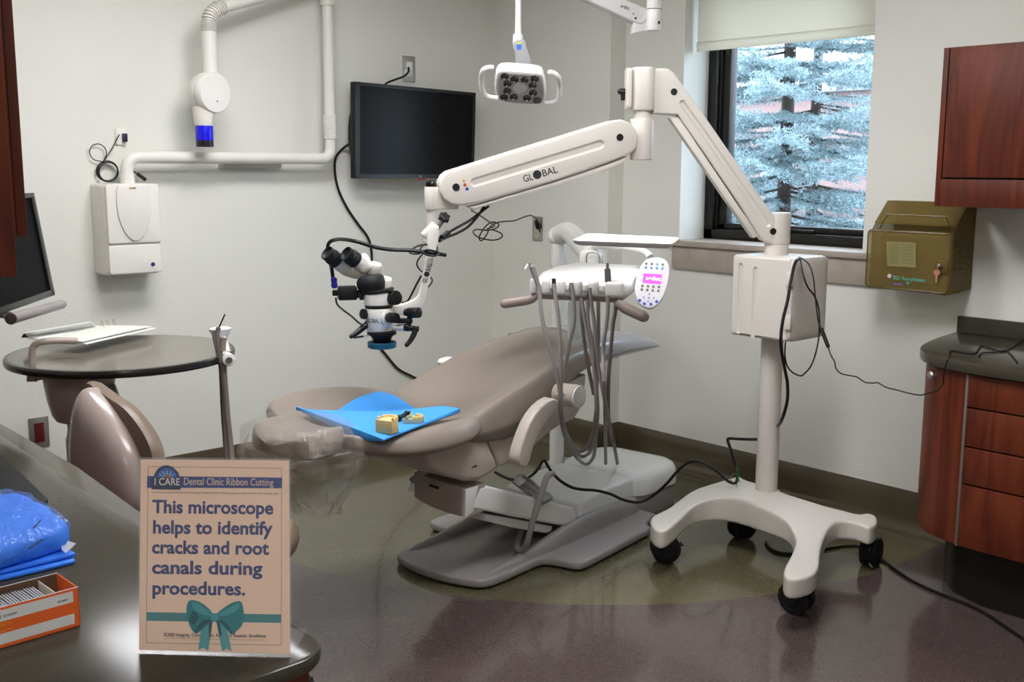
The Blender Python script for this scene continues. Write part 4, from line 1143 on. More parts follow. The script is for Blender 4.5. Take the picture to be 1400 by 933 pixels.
ha = W(894, 30, D=4.5); top_ = V((st0.x, st0.y, sz))
ad = (V((ha.x, ha.y, W(880, 17, D=4.5).z))-top_); an = V((-ad.y, ad.x, 0)).normalized()
if an.dot(tow) < 0: an = -an
FA = W(860, 12, D=4.46)
au = [(708,-82),(770,-46),(800,-30),(843,-6),(884,11),(887,17),(886,24),(882,30.5),(877,33),(870,31.5),(830,13),(785,-8),(740,-30),(706,-46),(700,-60),(702,-75)]
ap = plane_pts(au, FA, an)
a_ = MB().prism(ap, -an*.055, .008, 3).build('balance_arm', lw, ol, 45)
tx = (WP(862, 11, FA, an)-WP(849, 7, FA, an)).normalized(); ty = an.cross(tx)
text_mesh('a•dec', .022, WP(848, 10, FA, an)+an*.0005, tx, ty, .0005, .0001, width=.04).build('lettering', ink, a_)
for x, y, r in ((866, 19, .003), (869, 25, .005)):
    c = WP(x, y, FA, an); MB().cyl(c-an*.003, c+an*.0012, r, seg=14).build('screw', black_p, a_)
hx_ = V((ha.x, ha.y, 0)); hz0_ = W(897, 42, D=4.5).z
hb_ = MB().cyl(hx_+zax*hz0_, hx_+zax*(W(897, 13.5, D=4.5).z), .032, seg=36, bev=.002).cyl(hx_+zax*W(897, 12.6, D=4.5).z, hx_+zax*(ZC-.04), .032, seg=36)
hb_.build('hub', lw, ol)
MB().cyl(hx_+zax*(ZC-.04), hx_+zax*ZC, .09, seg=36, bev=.006).build('ceiling_flange', lw, ol)
bk_ = plane_pts([(867, 26), (890, 20), (890, 40.5), (867, 45)], FA-an*.006, an)
MB().prism(bk_, -an*.04, .003).build('bracket', lw, ol)
c = hx_+tow*.030+rt*.017+zax*W(905, 32, D=4.5).z
MB().sphere(c, (.005, .005, .007)).build('screw', black_p, ol)
# ------------------------------------------------------------------ wall mounted xray unit
xw = mat('xray_white', '#e3dfd8', .3, var=.015); xs = mat('xray_grey', '#bdbab4', .35)
xr = thing('xray_unit', (XB, 1.93, 1.05), 'white wall mounted dental xray unit with folded tube arm and blue tipped head', 'xray machine')
y0, y1 = 1.806, 2.048; xf_ = XB+.16
bx = MB()
bx.loft([[V((XB, a, b)) for a, b in rrect2(y1-y0, .40, .018, 4, (y0+y1)/2, 1.252)], [V((XB+.12, a, b)) for a, b in rrect2(y1-y0, .395, .018, 4, (y0+y1)/2, 1.252)], [V((xf_-.012, a, b)) for a, b in rrect2(y1-y0-.004, .388, .02, 4, (y0+y1)/2, 1.254)], [V((xf_-.003, a, b)) for a, b in rrect2(y1-y0-.018, .376, .018, 4, (y0+y1)/2, 1.254)]])
bx = bx.build('wall_box', xw, xr, 40)
zs_ = W(180, 333, X=xf_).z
MB().prism([V((xf_-.012, a, b)) for a, b in rrect2(y1-y0-.006, 1.448-zs_, .012, 4, (y0+y1)/2, (1.448+zs_)/2)], (.02, 0, 0), .006, 3, ).build('front_panel', xw, bx)
MB().prism([V((xf_-.012, a, b)) for a, b in rrect2(y1-y0-.008, zs_-1.068, .012, 4, (y0+y1)/2, (1.06+zs_)/2-.002)], (.014, 0, 0), .005, 3).build('lower_panel', xw, bx)
ovx = xf_+.008
ov = [(158.5,262),(159,280),(162,298),(168,314),(176,325),(184,329.5),(191,327),(199,317),(204,302),(206.5,284),(206,268),(203,257),(199,252.5),(180,253),(163,253),(159.5,256)]
ovp = [V(q) for q in smooth_path([W(x, y, X=ovx) for x, y in ov], 3, True)]
MB().prism(ovp, (.008, 0, 0), .003, 2).build('oval_cover', xw, bx)
MB().prism([W(x, y, X=ovx+.0082) for x, y in ((176.5, 256.5), (179.5, 256.4), (179.5, 258.6), (176.5, 258.8))], (.001, 0, 0)).build('logo_patch', mat('logo_gold', '#c08a20', .4), bx)
MB().prism([W(x, y, X=ovx+.0082) for x, y in ((180, 256.4), (186, 256.2), (186, 258.3), (180, 258.6))], (.001, 0, 0)).build('logo_patch', mat('logo_grey', '#77746f', .4), bx)
c = W(209, 361.5, X=xf_+.002); MB().cyl(c, c+V((.003, 0, 0)), .009, seg=20).build('power_button', mat('button_violet', '#3a3678', .3), bx)
ax_ = XB+.10
def A_(x, y, dx=0): return W(x, y, X=ax_+dx)
t0 = A_(174, 240); yA = t0.y; zH = A_(300, 216).z; yB = A_(451, 160).y; zT = A_(447, -24).z
r_ = .0265
def elbow(p, d0, d1, rad, n=8):
    """quarter bend points from p-d0*rad to p+d1*rad"""
    return [p-d0*rad*(1-t)**2+d1*rad*t*t for t in [i/n for i in range(n+1)]]
k1 = V((ax_, yA, zH)); k2 = V((ax_, yB, zH)); k3 = V((ax_, yB, zT))
yv = V((0, 1, 0))
path = [V((ax_, yA, 1.40))]+elbow(k1, zax, yv, .06)+elbow(k2, yv, zax, .06)+[V((ax_, yB, zT))]
MB().tube(path, r_, 24, 1, smooth=False).cyl(V((ax_, yA, 1.44)), V((ax_, yA, W(174, 238, X=ax_).z)), .031, seg=28).build('tube_arm', xw, xr)
MB().box(V((XB+.03, (W(298, 228, X=XB).y+W(377, 228, X=XB).y)/2, zH-.036)), (.06, W(377, 228, X=XB).y-W(298, 228, X=XB).y, .022), .004).build('rail', xs, xr)
def sleeve(p0, p1, r, n):
    m = MB(); d = (p1-p0)/n; ax = d.normalized()
    prof = []
    L = (p1-p0).length
    for i in range(n): prof += [(r, L*(i+.12)/n), (r, L*(i+.6)/n), (r*.93, L*(i+.75)/n), (r*.93, L*(i+.97)/n)]
    return m.lathe([(r*.8, 0)]+prof+[(r*.8, L)], p0, ax, 28)
sleeve(V((ax_, yB, A_(451, 190).z)), V((ax_, yB, A_(451, 157).z)), .034, 12).build('ribbed_sleeve', xw, xr)
MB().cyl(V((ax_, yB, A_(449, 8).z)), V((ax_, yB, zT+.03)), .036, seg=28).build('joint_collar', xw, xr)
xh = .20                                            # head hangs a little further out from the wall
hv = W(286, 60, X=XB+xh)
zE = W(286, 18, X=XB+xh).z
e0 = V((hv.x, hv.y, zE+.01)); eN = V((ax_, yB, zT+.01))
dv_ = (eN-e0).normalized()
pa = [eN]+[e0+dv_*.13]+list(reversed(elbow(e0, -zax*-1, dv_, .07)))
pa = [eN, e0+dv_*.12, e0+dv_*.07, e0+dv_*.03-zax*.012, e0-zax*.045+dv_*.004, e0-zax*.09]
MB().tube(pa, r_*.98, 22, 5).build('scissor_arm', xw, xr)
rb = smooth_path([e0+dv_*.085, e0+dv_*.05-zax*.003, e0+dv_*.012-zax*.025, e0-zax*.06+dv_*.002, e0-zax*.088], 8)
for i in range(0, len(rb)-1, 2):
    MB().tube([rb[i], rb[i].lerp(rb[i+1], .9)], .034, 24, smooth=False).build('sleeve_rib', xw, xr) if i % 2 == 0 else None
zS = W(286, 100, X=XB+xh).z
MB().cyl(V((hv.x, hv.y, e0.z-.088)), V((hv.x, hv.y, zS-.03)), .0335, seg=28).cyl(V((hv.x, hv.y, W(286, 66, X=XB+xh).z-.002)), V((hv.x, hv.y, W(286, 66, X=XB+xh).z)), .0342, seg=28).build('hanger_tube', xw, xr)
hcn = W(291, 127, X=XB+xh+.03); ha_ = (tow*.56+rt*.83+zax*-.02).normalized()
dr_ = MB().lathe([(.02, -.105), (.058, -.095), (.079, -.072), (.088, -.045), (.090, -.03), (.090, -.026)], hcn, ha_, 40)
dr_.lathe([(.084, -.025), (.0845, -.022)], hcn, ha_, 40)
dr_.lathe([(.089, -.021), (.091, -.016), (.0905, .0), (.0885, .012), (.084, .019), (.0, .022)], hcn, ha_, 48)
dr_.build('tube_head', xw, xr, 40)
MB().lathe([(.0865, -.0265), (.0865, -.0205)], hcn, ha_, 40).build('head_seam', xs, xr)
c = hcn+ha_*.0215; hr_ = (zax.cross(ha_)).normalized()
MB().cyl(c-zax*.036+hr_*.004, c-zax*.036+hr_*.004+ha_*.002, .003, seg=12).build('indicator', black_p, xr)
cb = hcn-ha_*.03; nz = W(280, 158, X=XB+xh).z
co_ = V((cb.x, cb.y, 0))
zb = lambda y: W(279, y, X=XB+xh).z
cx = W(279, 172, X=XB+xh); cx = V((cx.x, cx.y, 0)); ctilt = V((0, .0, 0))
MB().lathe([(.039, zb(172)), (.043, zb(166)), (.046, zb(158)), (.05, zb(146))], cx, zax, 32).build('collimator_neck', xw, xr)
MB().lathe([(.038, zb(192.5)), (.0385, zb(191)), (.0385, zb(173)), (.037, zb(171))], cx, zax, 32).build('collimator', mat('cobalt_blue', '#1512d8', .25), xr)
MB().lathe([(.03, zb(201)), (.0385, zb(201)), (.0385, zb(192)), (.03, zb(192))], cx, zax, 32).build('collimator_tip', mat('tip_violet', '#140c1c', .3), xr)
# ------------------------------------------------------------------ wall monitor
bez = mat('monitor_black', '#0b0b0d', .3); scrm = mat('screen_black', '#0b0c0d', .25, var=.1, spec=.13)
TLm, TRm, BLm, BRm = W(485, 111.5, D=5.40), W(650, 127, D=5.90), W(485.5, 244, D=5.46), W(648, 244, D=5.95)
mu = (TRm-TLm).normalized(); mn0 = mu.cross((TLm-BLm)).normalized()
if mn0.dot(tow) < 0: mn0 = -mn0
def on(p): return p-mn0*((p-TLm).dot(mn0))
BRm = on(BRm); BLm = on(BLm); TRm = on(TRm)
mo = thing('wall_monitor', (BLm+BRm)/2-mn0*.05, 'black flat screen monitor hanging on the back wall', 'monitor')
def mq(u, v): return TLm.lerp(TRm, u).lerp(BLm.lerp(BRm, u), v)
body_ = MB().prism([mq(0, 0), mq(1, 0), mq(1, 1), mq(0, 1)], -mn0*.045, .005)
body_.prism([mq(.15, .2)-mn0*.044, mq(.85, .2)-mn0*.044, mq(.85, .8)-mn0*.044, mq(.15, .8)-mn0*.044], -mn0*.02, .005)
body_.build('casing', bez, mo)
fz = MB()
for q in (((0, 0), (1, 0), (1, .035), (0, .035)), ((0, .955), (1, .955), (1, 1), (0, 1)), ((0, 0), (.035, 0), (.035, 1), (0, 1)), ((.975, 0), (1, 0), (1, 1), (.975, 1))):
    fz.prism([mq(*a) for a in q], mn0*.004)
fz.build('bezel', bez, mo)
MB().prism([mq(.034, .034), mq(.976, .034), mq(.976, .957), mq(.034, .957)], mn0*.0015).build('screen', scrm, mo)
bdg = MB().prism([mq(.53+.055*math.cos(a), .995+.03*math.sin(a)) for a in [i*math.pi/8 for i in range(9)]], mn0*.004); bdg.build('badge', mat('badge_red', '#7c1f22', .3), mo)
text_mesh('LG', .014, mq(.515, .985)+mn0*.0045, mu, zax, .0004, .0002).build('lettering', mat('logo_silver', '#a8a8a8', .4), mo)
mc = mq(.5, .5)-mn0*.06
aw = V((XB+.001, mc.y+.02, mc.z))
MB().tube([mc, mc.lerp(aw, .5)+V((0, -.03, 0)), aw], .02, 12).box(aw+V((.008, 0, 0)), (.016, .16, .2), .003).build('wall_bracket', bez, mo)
# ------------------------------------------------------------------ wall plates
def plate(name, c, n, w, h, label, cat, kind):
    n = V(n); u = zax.cross(n).normalized()
    t = thing(name, c, label, cat)
    MB().prism([c+u*a+zax*b+n*.0 for a, b in rrect2(w, h, .004, 3)], n*.006, .002).build('cover_plate', steel, t)
    return t, u, n
c = (W(551.6, 77.5, X=XB)+W(565.8, 111.5, X=XB))/2
t, u, n = plate('data_outlet', c, (1, 0, 0), .08, .134, 'steel plated outlet on the back wall just above the monitor', 'wall outlet', 0)
MB().prism([c+u*a+zax*b+n*.006 for a, b in rrect2(.038, .075, .003, 3)], n*.003, .001).build('insert', mat('outlet_white', '#e8e6e0', .4), t)
for s in (-1, 1): MB().cyl(c+zax*s*.056+n*.005, c+zax*s*.056+n*.0075, .003, seg=12).build('screw', steel, t)
c = (W(729, 297.5, Y=YC)+W(742, 328.5, Y=YC))/2
t, u, n = plate('power_outlet', c, (0, -1, 0), .08, .134, 'steel plated outlet with black plug on the wall left of the window', 'wall outlet', 0)
MB().prism([c+u*a+zax*b+n*.006 for a, b in rrect2(.036, .1, .012, 4)], n*.004, .001).build('insert', mat('outlet_ivory', '#cfc6a8', .4), t)
sl_ = MB()
for dx in (-.006, .006): sl_.box(c+u*dx-zax*.024+n*.0105, (.0022, .001, .009))
sl_.cyl(c-zax*.036+n*.0098, c-zax*.036+n*.0108, .0025, seg=10); sl_.build('slots', black_p, t)
c = (W(38, 573, X=XB)+W(68, 609, X=XB))/2; c = V((XB, c.y, c.z))
t, u, n = plate('red_outlet', c, (1, 0, 0), .084, .134, 'steel plated outlet with dark red sockets low on the back wall by the table', 'wall outlet', 0)
MB().prism([c+u*a+zax*b+n*.006 for a, b in rrect2(.04, .085, .003, 3)], n*.004, .001).build('insert', mat('outlet_red', '#5a1512', .4, var=.2, scale=150), t)
for s in (-1, 1): MB().cyl(c+zax*s*.054+n*.005, c+zax*s*.054+n*.0075, .004, seg=12).build('screw', steel, t)
c = W(164, 187, X=XB)
t = thing('data_socket', c, 'small white socket with dark blue plug above the xray unit', 'wall outlet')
u = V((0, 1, 0)); n = V((1, 0, 0))
MB().prism([c+u*a+zax*b for a, b in rrect2(.045, .07, .004, 3)], n*.012, .003).build('cover_plate', mat('outlet_white', '#e8e6e0', .4), t)
MB().box(c+n*.022+u*.012-zax*.004, (.03, .016, .036), .003).build('plug', mat('plug_blue', '#14183a', .4), t)
# ------------------------------------------------------------------ sharps cabinet
amber = mat('amber_plastic', '#96834f', .12, trans=.75, var=.04, ior=1.12, alpha=.93)
_b = amber.node_tree.nodes['Principled BSDF']; _b.inputs['Alpha'].default_value = .66; _b.inputs['Transmission Weight'].default_value = .5
amber_e = mat('amber_edge', '#5a471c', .2, var=.1)
sc_ = thing('sharps_cabinet', (-2.17, YW-.1, 1.04), 'amber see-through sharps cabinet with a key, hanging right of the window', 'cabinet')
sx0, sx1 = W(1184, 350, Y=YW-.2).x, W(1300, 360, Y=YW-.2).x; yf = YW-.2
zb_, zm_ = 1.045, 1.285; zt_2 = 1.392
fr_ = MB().prism([V((a, yf-.002, b)) for a, b in rrect2(sx1-sx0, zm_-zb_, .02, 5, (sx0+sx1)/2, (zm_+zb_)/2)], (0, .022, 0), .006, 3)
fr_ = fr_.build('front_door', amber, sc_)
# side profile of the body, hopper sloping up and back to the wall
prof = [(YW-.002, zb_+.008), (yf+.022, zb_+.004), (yf+.022, zm_), (yf+.04, zm_+.02), (YW-.07, zt_2), (YW-.002, zt_2)]
th_ = .005
sdm = MB()
for xx in (sx0+.008, sx1-.008-th_): sdm.prism([V((xx, a, b)) for a, b in prof], (th_, 0, 0), .001)
sdm.prism([V((sx0+.008, YW-.002-.005, zb_+.008)), V((sx0+.008, YW-.002, zb_+.008)), V((sx0+.008, YW-.002, zt_2)), V((sx0+.008, YW-.007, zt_2))], (sx1-sx0-.016, 0, 0))
sdm.prism([V((sx0+.008, yf+.022, zb_+.004)), V((sx0+.008, yf+.022, zb_+.010)), V((sx0+.008, YW-.002, zb_+.014)), V((sx0+.008, YW-.002, zb_+.008))], (sx1-sx0-.016, 0, 0))
sdm.prism([V((sx0+.008, yf+.04, zm_+.02)), V((sx0+.008, yf+.04, zm_+.026)), V((sx0+.008, YW-.07, zt_2+.004)), V((sx0+.008, YW-.07, zt_2-.002))], (sx1-sx0-.016, 0, 0))
sdm.prism([V((sx0+.008, YW-.07, zt_2-.002)), V((sx0+.008, YW-.07, zt_2+.004)), V((sx0+.008, YW-.002, zt_2+.004)), V((sx0+.008, YW-.002, zt_2-.002))], (sx1-sx0-.016, 0, 0))
sdm.build('body', amber, sc_)
ribs = MB()
for i in range(7): ribs.box((sx1-.0055, yf+.08, 1.265-.022*i), (.006, .09, .007), .002)
ribs.build('side_ribs', amber_e, sc_)
hp_ = [W(x, y, Y=yf+.015) for x, y in ((1204, 308), (1211, 293), (1295, 296), (1301, 312), (1288, 314))]
hp_ = plane_pts([(1202, 313), (1212, 293), (1295, 296.5), (1303, 318)], V((0, yf-.004, zm_-.03)), V((0, -1, .0)))
loopm = MB(); loopm.tube([hp_[0], hp_[1]+V((.004, 0, -.004)), hp_[1]+V((.01, 0, 0)), hp_[2]-V((.01, 0, 0)), hp_[2]+V((-.004, 0, -.004)), hp_[3]], .0022, 8, 4)
loopm.build('hopper_rim', amber_e, sc_)
rim_ = [V((a, yf-.003, b)) for a, b in rrect2(sx1-sx0-.012, zm_-zb_-.012, .018, 5, (sx0+sx1)/2, (zm_+zb_)/2)]
MB().tube(rim_, .0022, 8, smooth=False, closed=True).build('door_rim', amber_e, fr_)
# contents seen through the door
inn = MB().box2((sx0+.03, yf+.045, zb_+.03), (sx1-.03, YW-.03, zm_-.02), .02); inn.build('inner_bin', mat('inner_brown', '#75603c', .5), sc_)
inl = lambda x, y: W(x, y, Y=yf-.0035)
lab = [inl(1212, 330), inl(1252, 332), inl(1252, 366), inl(1213, 364)]
lbl_ = MB().prism(lab, (0, .0008, 0)).build('instruction_label', mat('label_olive', '#857c4e', .5, var=.12, scale=60), fr_)
tgr = mat('print_teal', '#4a9c86', .5); tvi = mat('print_violet', '#7d72b8', .5)
lines = MB()
for i in range(9):
    for a, b in ((1215, 1229), (1234, 1249)):
        p = inl(a, 334.5+i*3.2+.02*(a-1215)); q = inl(b, 334.5+i*3.2+.02*(b-1215)); lines.box((p+q)/2+V((0, -.0006, 0)), ((q-p).length, .0006, .0022))
lines.build('print_lines', mat('print_grey', '#5d603f', .6), lbl_)
p0 = inl(1221, 382); q0_ = inl(1264, 384)
text_mesh('BD Recykleen', .020, p0+V((0, -.0006, .0)), V((1, 0, 0)), zax, .0006, .0004, width=(q0_-p0).length).build('lettering', tgr, fr_)
c = inl(1216, 377.5); MB().cyl(c, c+V((0, -.0008, 0)), .0085, seg=18).build('logo', mat('print_white', '#c8b4b8', .5), fr_)
text_mesh('SHARPS', .012, inl(1221, 389.5)+V((0, -.0006, 0)), V((1, 0, 0)), zax, .0006, .0002, width=.042).build('lettering', tvi, fr_)
c = inl(1241, 387.5); MB().cyl(c, c+V((0, -.0008, 0)), .0085, seg=3).build('logo', tgr, fr_)
c = inl(1286, 364); MB().prism([c+V((a, 0, b)) for a, b in rrect2(.05, .05, .008, 3, .004, -.004)], (0, -.003, 0), .001).build('lock_plate', amber_e, fr_)
MB().cyl(c+V((0, -.003, 0)), c+V((0, -.014, 0)), .0085, seg=20, bev=.001).build('lock', tip_m, fr_)
kc = inl(1283, 372.5)+V((0, -.012, 0))
ky = MB().lathe([(.004, -.0008), (.012, -.0008), (.012, .0008), (.004, .0008)], kc, (.25, -1, 0), 20)
ky.prism([kc+V((a, 0, b)) for a, b in ((-.004, -.009), (.004, -.009), (.003, -.036), (.0, -.041), (-.003, -.036), (-.0045, -.03), (-.003, -.024), (-.0045, -.018))], (0, -.0018, 0))
ky.tube([kc+V((0, 0, .01)), kc+V((.003, -.004, .018)), c+V((0, -.012, .0))], .0012, 6)
ky.build('key', mat('key_copper', '#d99a82', .3, metal=.5), fr_)
MB().box2((sx0+.05, YW-.05, zb_-.012), (sx0+.08, YW-.002, zb_+.008), .002).build('foot', mat('bracket_yellow', '#8d7a34', .5), sc_)
MB().box2((sx1-.08, YW-.12, zb_-.012), (sx1-.05, YW-.002, zb_+.008), .002).build('foot', mat('bracket_yellow', '#8d7a34', .5), sc_)
# ------------------------------------------------------------------ assistant's table at the left
tab_top = mat('table_laminate', '#6f695f', .16, var=.12, scale=120, spec=.5)
taupe_d = mat('taupe_enamel', '#a3958c', .35, var=.02)
TC = V((-3.742, 1.495, 0)); TR = .385
tb = thing('instrument_table', TC, 'round dark table on a taupe pedestal with an instrument holder at its edge', 'table')
MB().lathe([(0, .8535), (TR-.013, .8535), (TR-.013, .879), (TR-.012, .880), (0, .880)], TC, zax, 72).build('tabletop', tab_top, tb)
MB().lathe([(TR-.0125, .852), (TR-.003, .855), (TR, .862), (TR, .872), (TR-.003, .8785), (TR-.0125, .8803), (TR-.02, .8795), (TR-.02, .8522)], TC, zax, 72).build('edge_band', mat('edge_dark', '#221e1a', .25), tb)
cpx = W(110, 540, D=3.72); cp0 = V((cpx.x, cpx.y, 0))
zz = lambda y: W(110, y, D=3.72).z
MB().lathe([(.02, zz(500)), (.115, zz(503)), (.117, zz(513)), (.107, zz(545)), (.094, zz(566)), (.082, zz(574)), (.062, zz(577))], cp0, zax, 40).build('pedestal_head', taupe_d, tb)
for x0_, x1_, y0_, y1_ in ((77, 104, 527.5, 528.3), (77, 104, 529.5, 533), (77, 104, 534.5, 535.3), (125, 133, 515, 518), (128, 140, 522, 525)):
    strip_ = []
    for i in range(7):
        x = x0_+(x1_-x0_)*i/6
        for y in (y0_, y1_):
            v = ray(x, y); z0 = (CAM+v*3.62).z
            # hit the round pedestal head
            R_ = .108; o = CAM-cp0; a_q = v.x**2+v.y**2; b_q = 2*(o.x*v.x+o.y*v.y); c_q = o.x**2+o.y**2-R_**2
            dq = max(0, b_q*b_q-4*a_q*c_q); t_ = (-b_q-math.sqrt(dq))/(2*a_q); strip_.append(CAM+v*(t_-.003))
    mbs = MB(); mbs._add(strip_, [(2*i, 2*i+2, 2*i+3, 2*i+1) for i in range(6)]); mbs._add([p+v*.002 for p in strip_], [(2*i, 2*i+2, 2*i+3, 2*i+1) for i in range(6)])
    mbs.build('label_print', ink, tb)
MB().cyl(cp0, cp0+zax*zz(575), .048, seg=32).cyl(cp0+zax*zz(598), cp0+zax*zz(590), .052, .049, 32).cyl(cp0, cp0+zax*(zz(600)), .056, seg=32).build('post', taupe_d, tb)
MB().cyl(cp0, cp0+zax*.03, .2, .17, 40, .008).build('foot_plate', taupe_d, tb)
MB().cyl(W(131, 545, D=3.66), W(161, 535, D=3.68), .03, .028, 24, .006).build('arm_pivot', taupe_d, tb)
MB().tube([W(62, 514, D=3.65), W(45, 517, D=3.62)], .012, 12, smooth=False).cyl(W(44, 522, D=3.62), W(44, 505, D=3.62), .017, seg=20).build('tray_socket', taupe_d, tb)
MB().tube([W(44, 506, D=3.62), W(43.5, 490, D=3.62), W(45, 476, D=3.62), W(51, 469.5, D=3.62), W(62, 467, D=3.63), W(80, 466, D=3.66), W(105, 466.5, D=3.7)], .0115, 14, 6).build('tray_bracket', taupe_d, tb)
# holder bar, hub and instruments at the right end
hol = MB().tube([W(225, 496, D=3.72), W(262, 494, D=3.75), W(285, 491, D=3.78), W(296, 493, D=3.79)], lambda t: .011+.004*t, 14)
hol.build('holder_arm', deliv, tb)
MB().cyl(W(308, 489, D=3.84), W(313.5, 492.5, D=3.72), .0235, .022, 24, .003).build('holder_knob', deliv, tb)
MB().cyl(W(312.6, 492.5, D=3.725), W(313.5, 493, D=3.715), .011, seg=18).build('knob_cap', mat('handpiece_grey', '#5c5653', .35), tb)
MB().tube([W(310, 482, D=3.82), W(307, 470, D=3.83), W(303, 458, D=3.84)], .013, 12).lathe([(.02, -.03), (.034, -.006), (.036, .004), (.03, .008), (0, .008)], W(301, 451, D=3.84), zax, 24, 1.1, .9).build('holder', deliv, tb)
for pts, r, m in (([(299, 448), (297, 456), (298, 470), (301, 485), (302, 497)], .0085, dk_hose), ([(293.5, 452), (293, 460), (296, 475), (299, 490)], .007, dk_hose), ([(306, 462), (305, 470), (304.5, 480)], .011, mat('handpiece_tan', '#8b7a6c', .35))):
    MB().tube([W(x, y, D=3.74) for x, y in pts], r, 12).build('handpiece', m, tb)
MB().cyl(W(298, 451, D=3.74), W(307.5, 430, D=3.72), .0028, .0024, 10).build('suction_tip', black_p, tb)
MB().tube([W(299, 488, D=3.75), W(302, 505, D=3.76), W(304.5, 560, D=3.8), W(308, 610, D=3.8), W(311, 660, D=3.75), W(306, 720, D=3.7)], .0075, 12).build('hose', dk_hose, tb)
MB().tube([W(305, 488, D=3.74), W(307, 520, D=3.75), W(311, 570, D=3.76), W(316, 620, D=3.76), W(319, 670, D=3.72), W(312, 730, D=3.66)], .0105, 12).build('hose', mat('hose_brown', '#7c6f66', .42), tb)
# ring binder lying on the tray bracket
paper = mat('paper_white', '#e9e9e6', .7, var=.03, scale=90)
bd = thing('ring_binder', W(118, 468, Z=.905), 'open white ring binder lying over the left edge of the round table', 'binder')
def Zq(px, z): return [W(x, y, Z=z) for x, y in px]
bk0 = [W(30, 461.5, Z=.93), W(104, 470.5, Z=.918), W(119, 469.5, Z=.918), W(213, 447.5, Z=.918), W(200, 446, Z=.918), W(131, 445, Z=.93)]
q4 = [W(38, 462, Z=.921), W(118, 470, Z=.915), W(213, 448.5, Z=.915), W(131, 445.5, Z=.915)]
MB().prism([p for p in q4], (0, 0, -.004), .001).build('cover', paper, bd)
fl_p = [W(30, 461, Z=.925), W(33, 455, Z=.948), W(124, 439.5, Z=.948), W(131, 446, Z=.92)]
MB().prism(fl_p, (0, .0, -.004), .001).build('cover_flap', paper, bd)
MB().prism([W(29.5, 461.5, Z=.926), W(33, 455.5, Z=.947), W(39, 461.8, Z=.922)], tow*.002).build('spine_end', mat('binder_dark', '#3a2a28', .6), bd)
pg = [W(62, 464, Z=.922), W(112, 468.3, Z=.920), W(207, 447.2, Z=.920), W(143, 446, Z=.920)]
MB().prism(pg, (0, 0, .004), .001).build('pages', mat('page_cream', '#dcdcd2', .8, var=.05, scale=150), bd)
for x, y in ((140, 446.5), (147, 445.5), (156, 444.5)):
    p = W(x, y, Z=.924); MB().tube([p+V((.012, 0, 0)), p+V((.008, 0, .016)), p+V((-.006, 0, .02)), p+V((-.014, 0, .002))], .0014, 8).build('ring', steel, bd)
# monitor at far left on its arm, with a grey handle bar
lm = thing('small_monitor', W(30, 430, D=3.4), 'black monitor at the left edge, partly hidden by the wall cabinets', 'monitor')
T1_, T0_ = W(62, 274, D=3.80), W(-62, 279, D=2.94)
B1_, B0_ = W(72.5, 404, D=3.72), W(-57, 450, D=2.88)
mu = (B1_-B0_).normalized(); mv = (T1_-B1_); mv = (mv-mu*mv.dot(mu)).normalized(); mn = mu.cross(mv).normalized()
if mn.dot(CAM-B1_) < 0: mn = -mn
wM = (B1_-B0_).length; hM = (T1_-B1_).length
def lq(u, v): return B1_-mu*wM*(1-u)+mv*hM*v
MB().prism([lq(*q) for q in ((0, 0), (1, 0), (1, 1), (0, 1))], -mn*.04, .006).build('casing', bez, lm)
bz = MB()
for q in (((0, 0), (1, 0), (1, .06), (0, .06)), ((0, .955), (1, .955), (1, 1), (0, 1)), ((0, 0), (.04, 0), (.04, 1), (0, 1)), ((.955, 0), (1, 0), (1, 1), (.955, 1))):
    bz.prism([lq(*a) for a in q], mn*.008, .002)
bz.build('bezel', bez, lm)
MB().prism([lq(*q) for q in ((.04, .06), (.955, .06), (.955, .955), (.04, .955))], mn*.002).build('screen', mat('matte_screen', '#0b0c0d', .45, spec=.03), lm)
h0, h1_ = W(15, 436, D=3.2), W(85, 416, D=3.75)
MB().cyl(h0, h1_, .0165, .0155, 24, .003).build('handle_bar', grey_hose, lm)
MB().cyl(h0-(h1_-h0).normalized()*.004, h0+(h1_-h0).normalized()*.002, .0175, seg=24, bev=.002).build('bar_cap', mat('cap_brown', '#5b4a48', .4), lm)
MB().tube([W(26, 433, D=3.3), W(14, 431, D=3.3), W(4, 431, D=3.25), W(-6, 426, D=3.22), W(-14, 410, D=3.22)], .010, 12).build('bar_bracket', grey_hose, lm)
la = lq(.4, .5)-mn*.04
MB().tube([la, la-mn*.12, V((la.x-.1, la.y-.35, la.z-.05)), V((la.x-.1, YL+.02, la.z-.05))], .022, 14).box(V((la.x-.1, YL+.012, la.z-.05)), (.14, .02, .2), .004).build('wall_arm', grey_hose, lm)
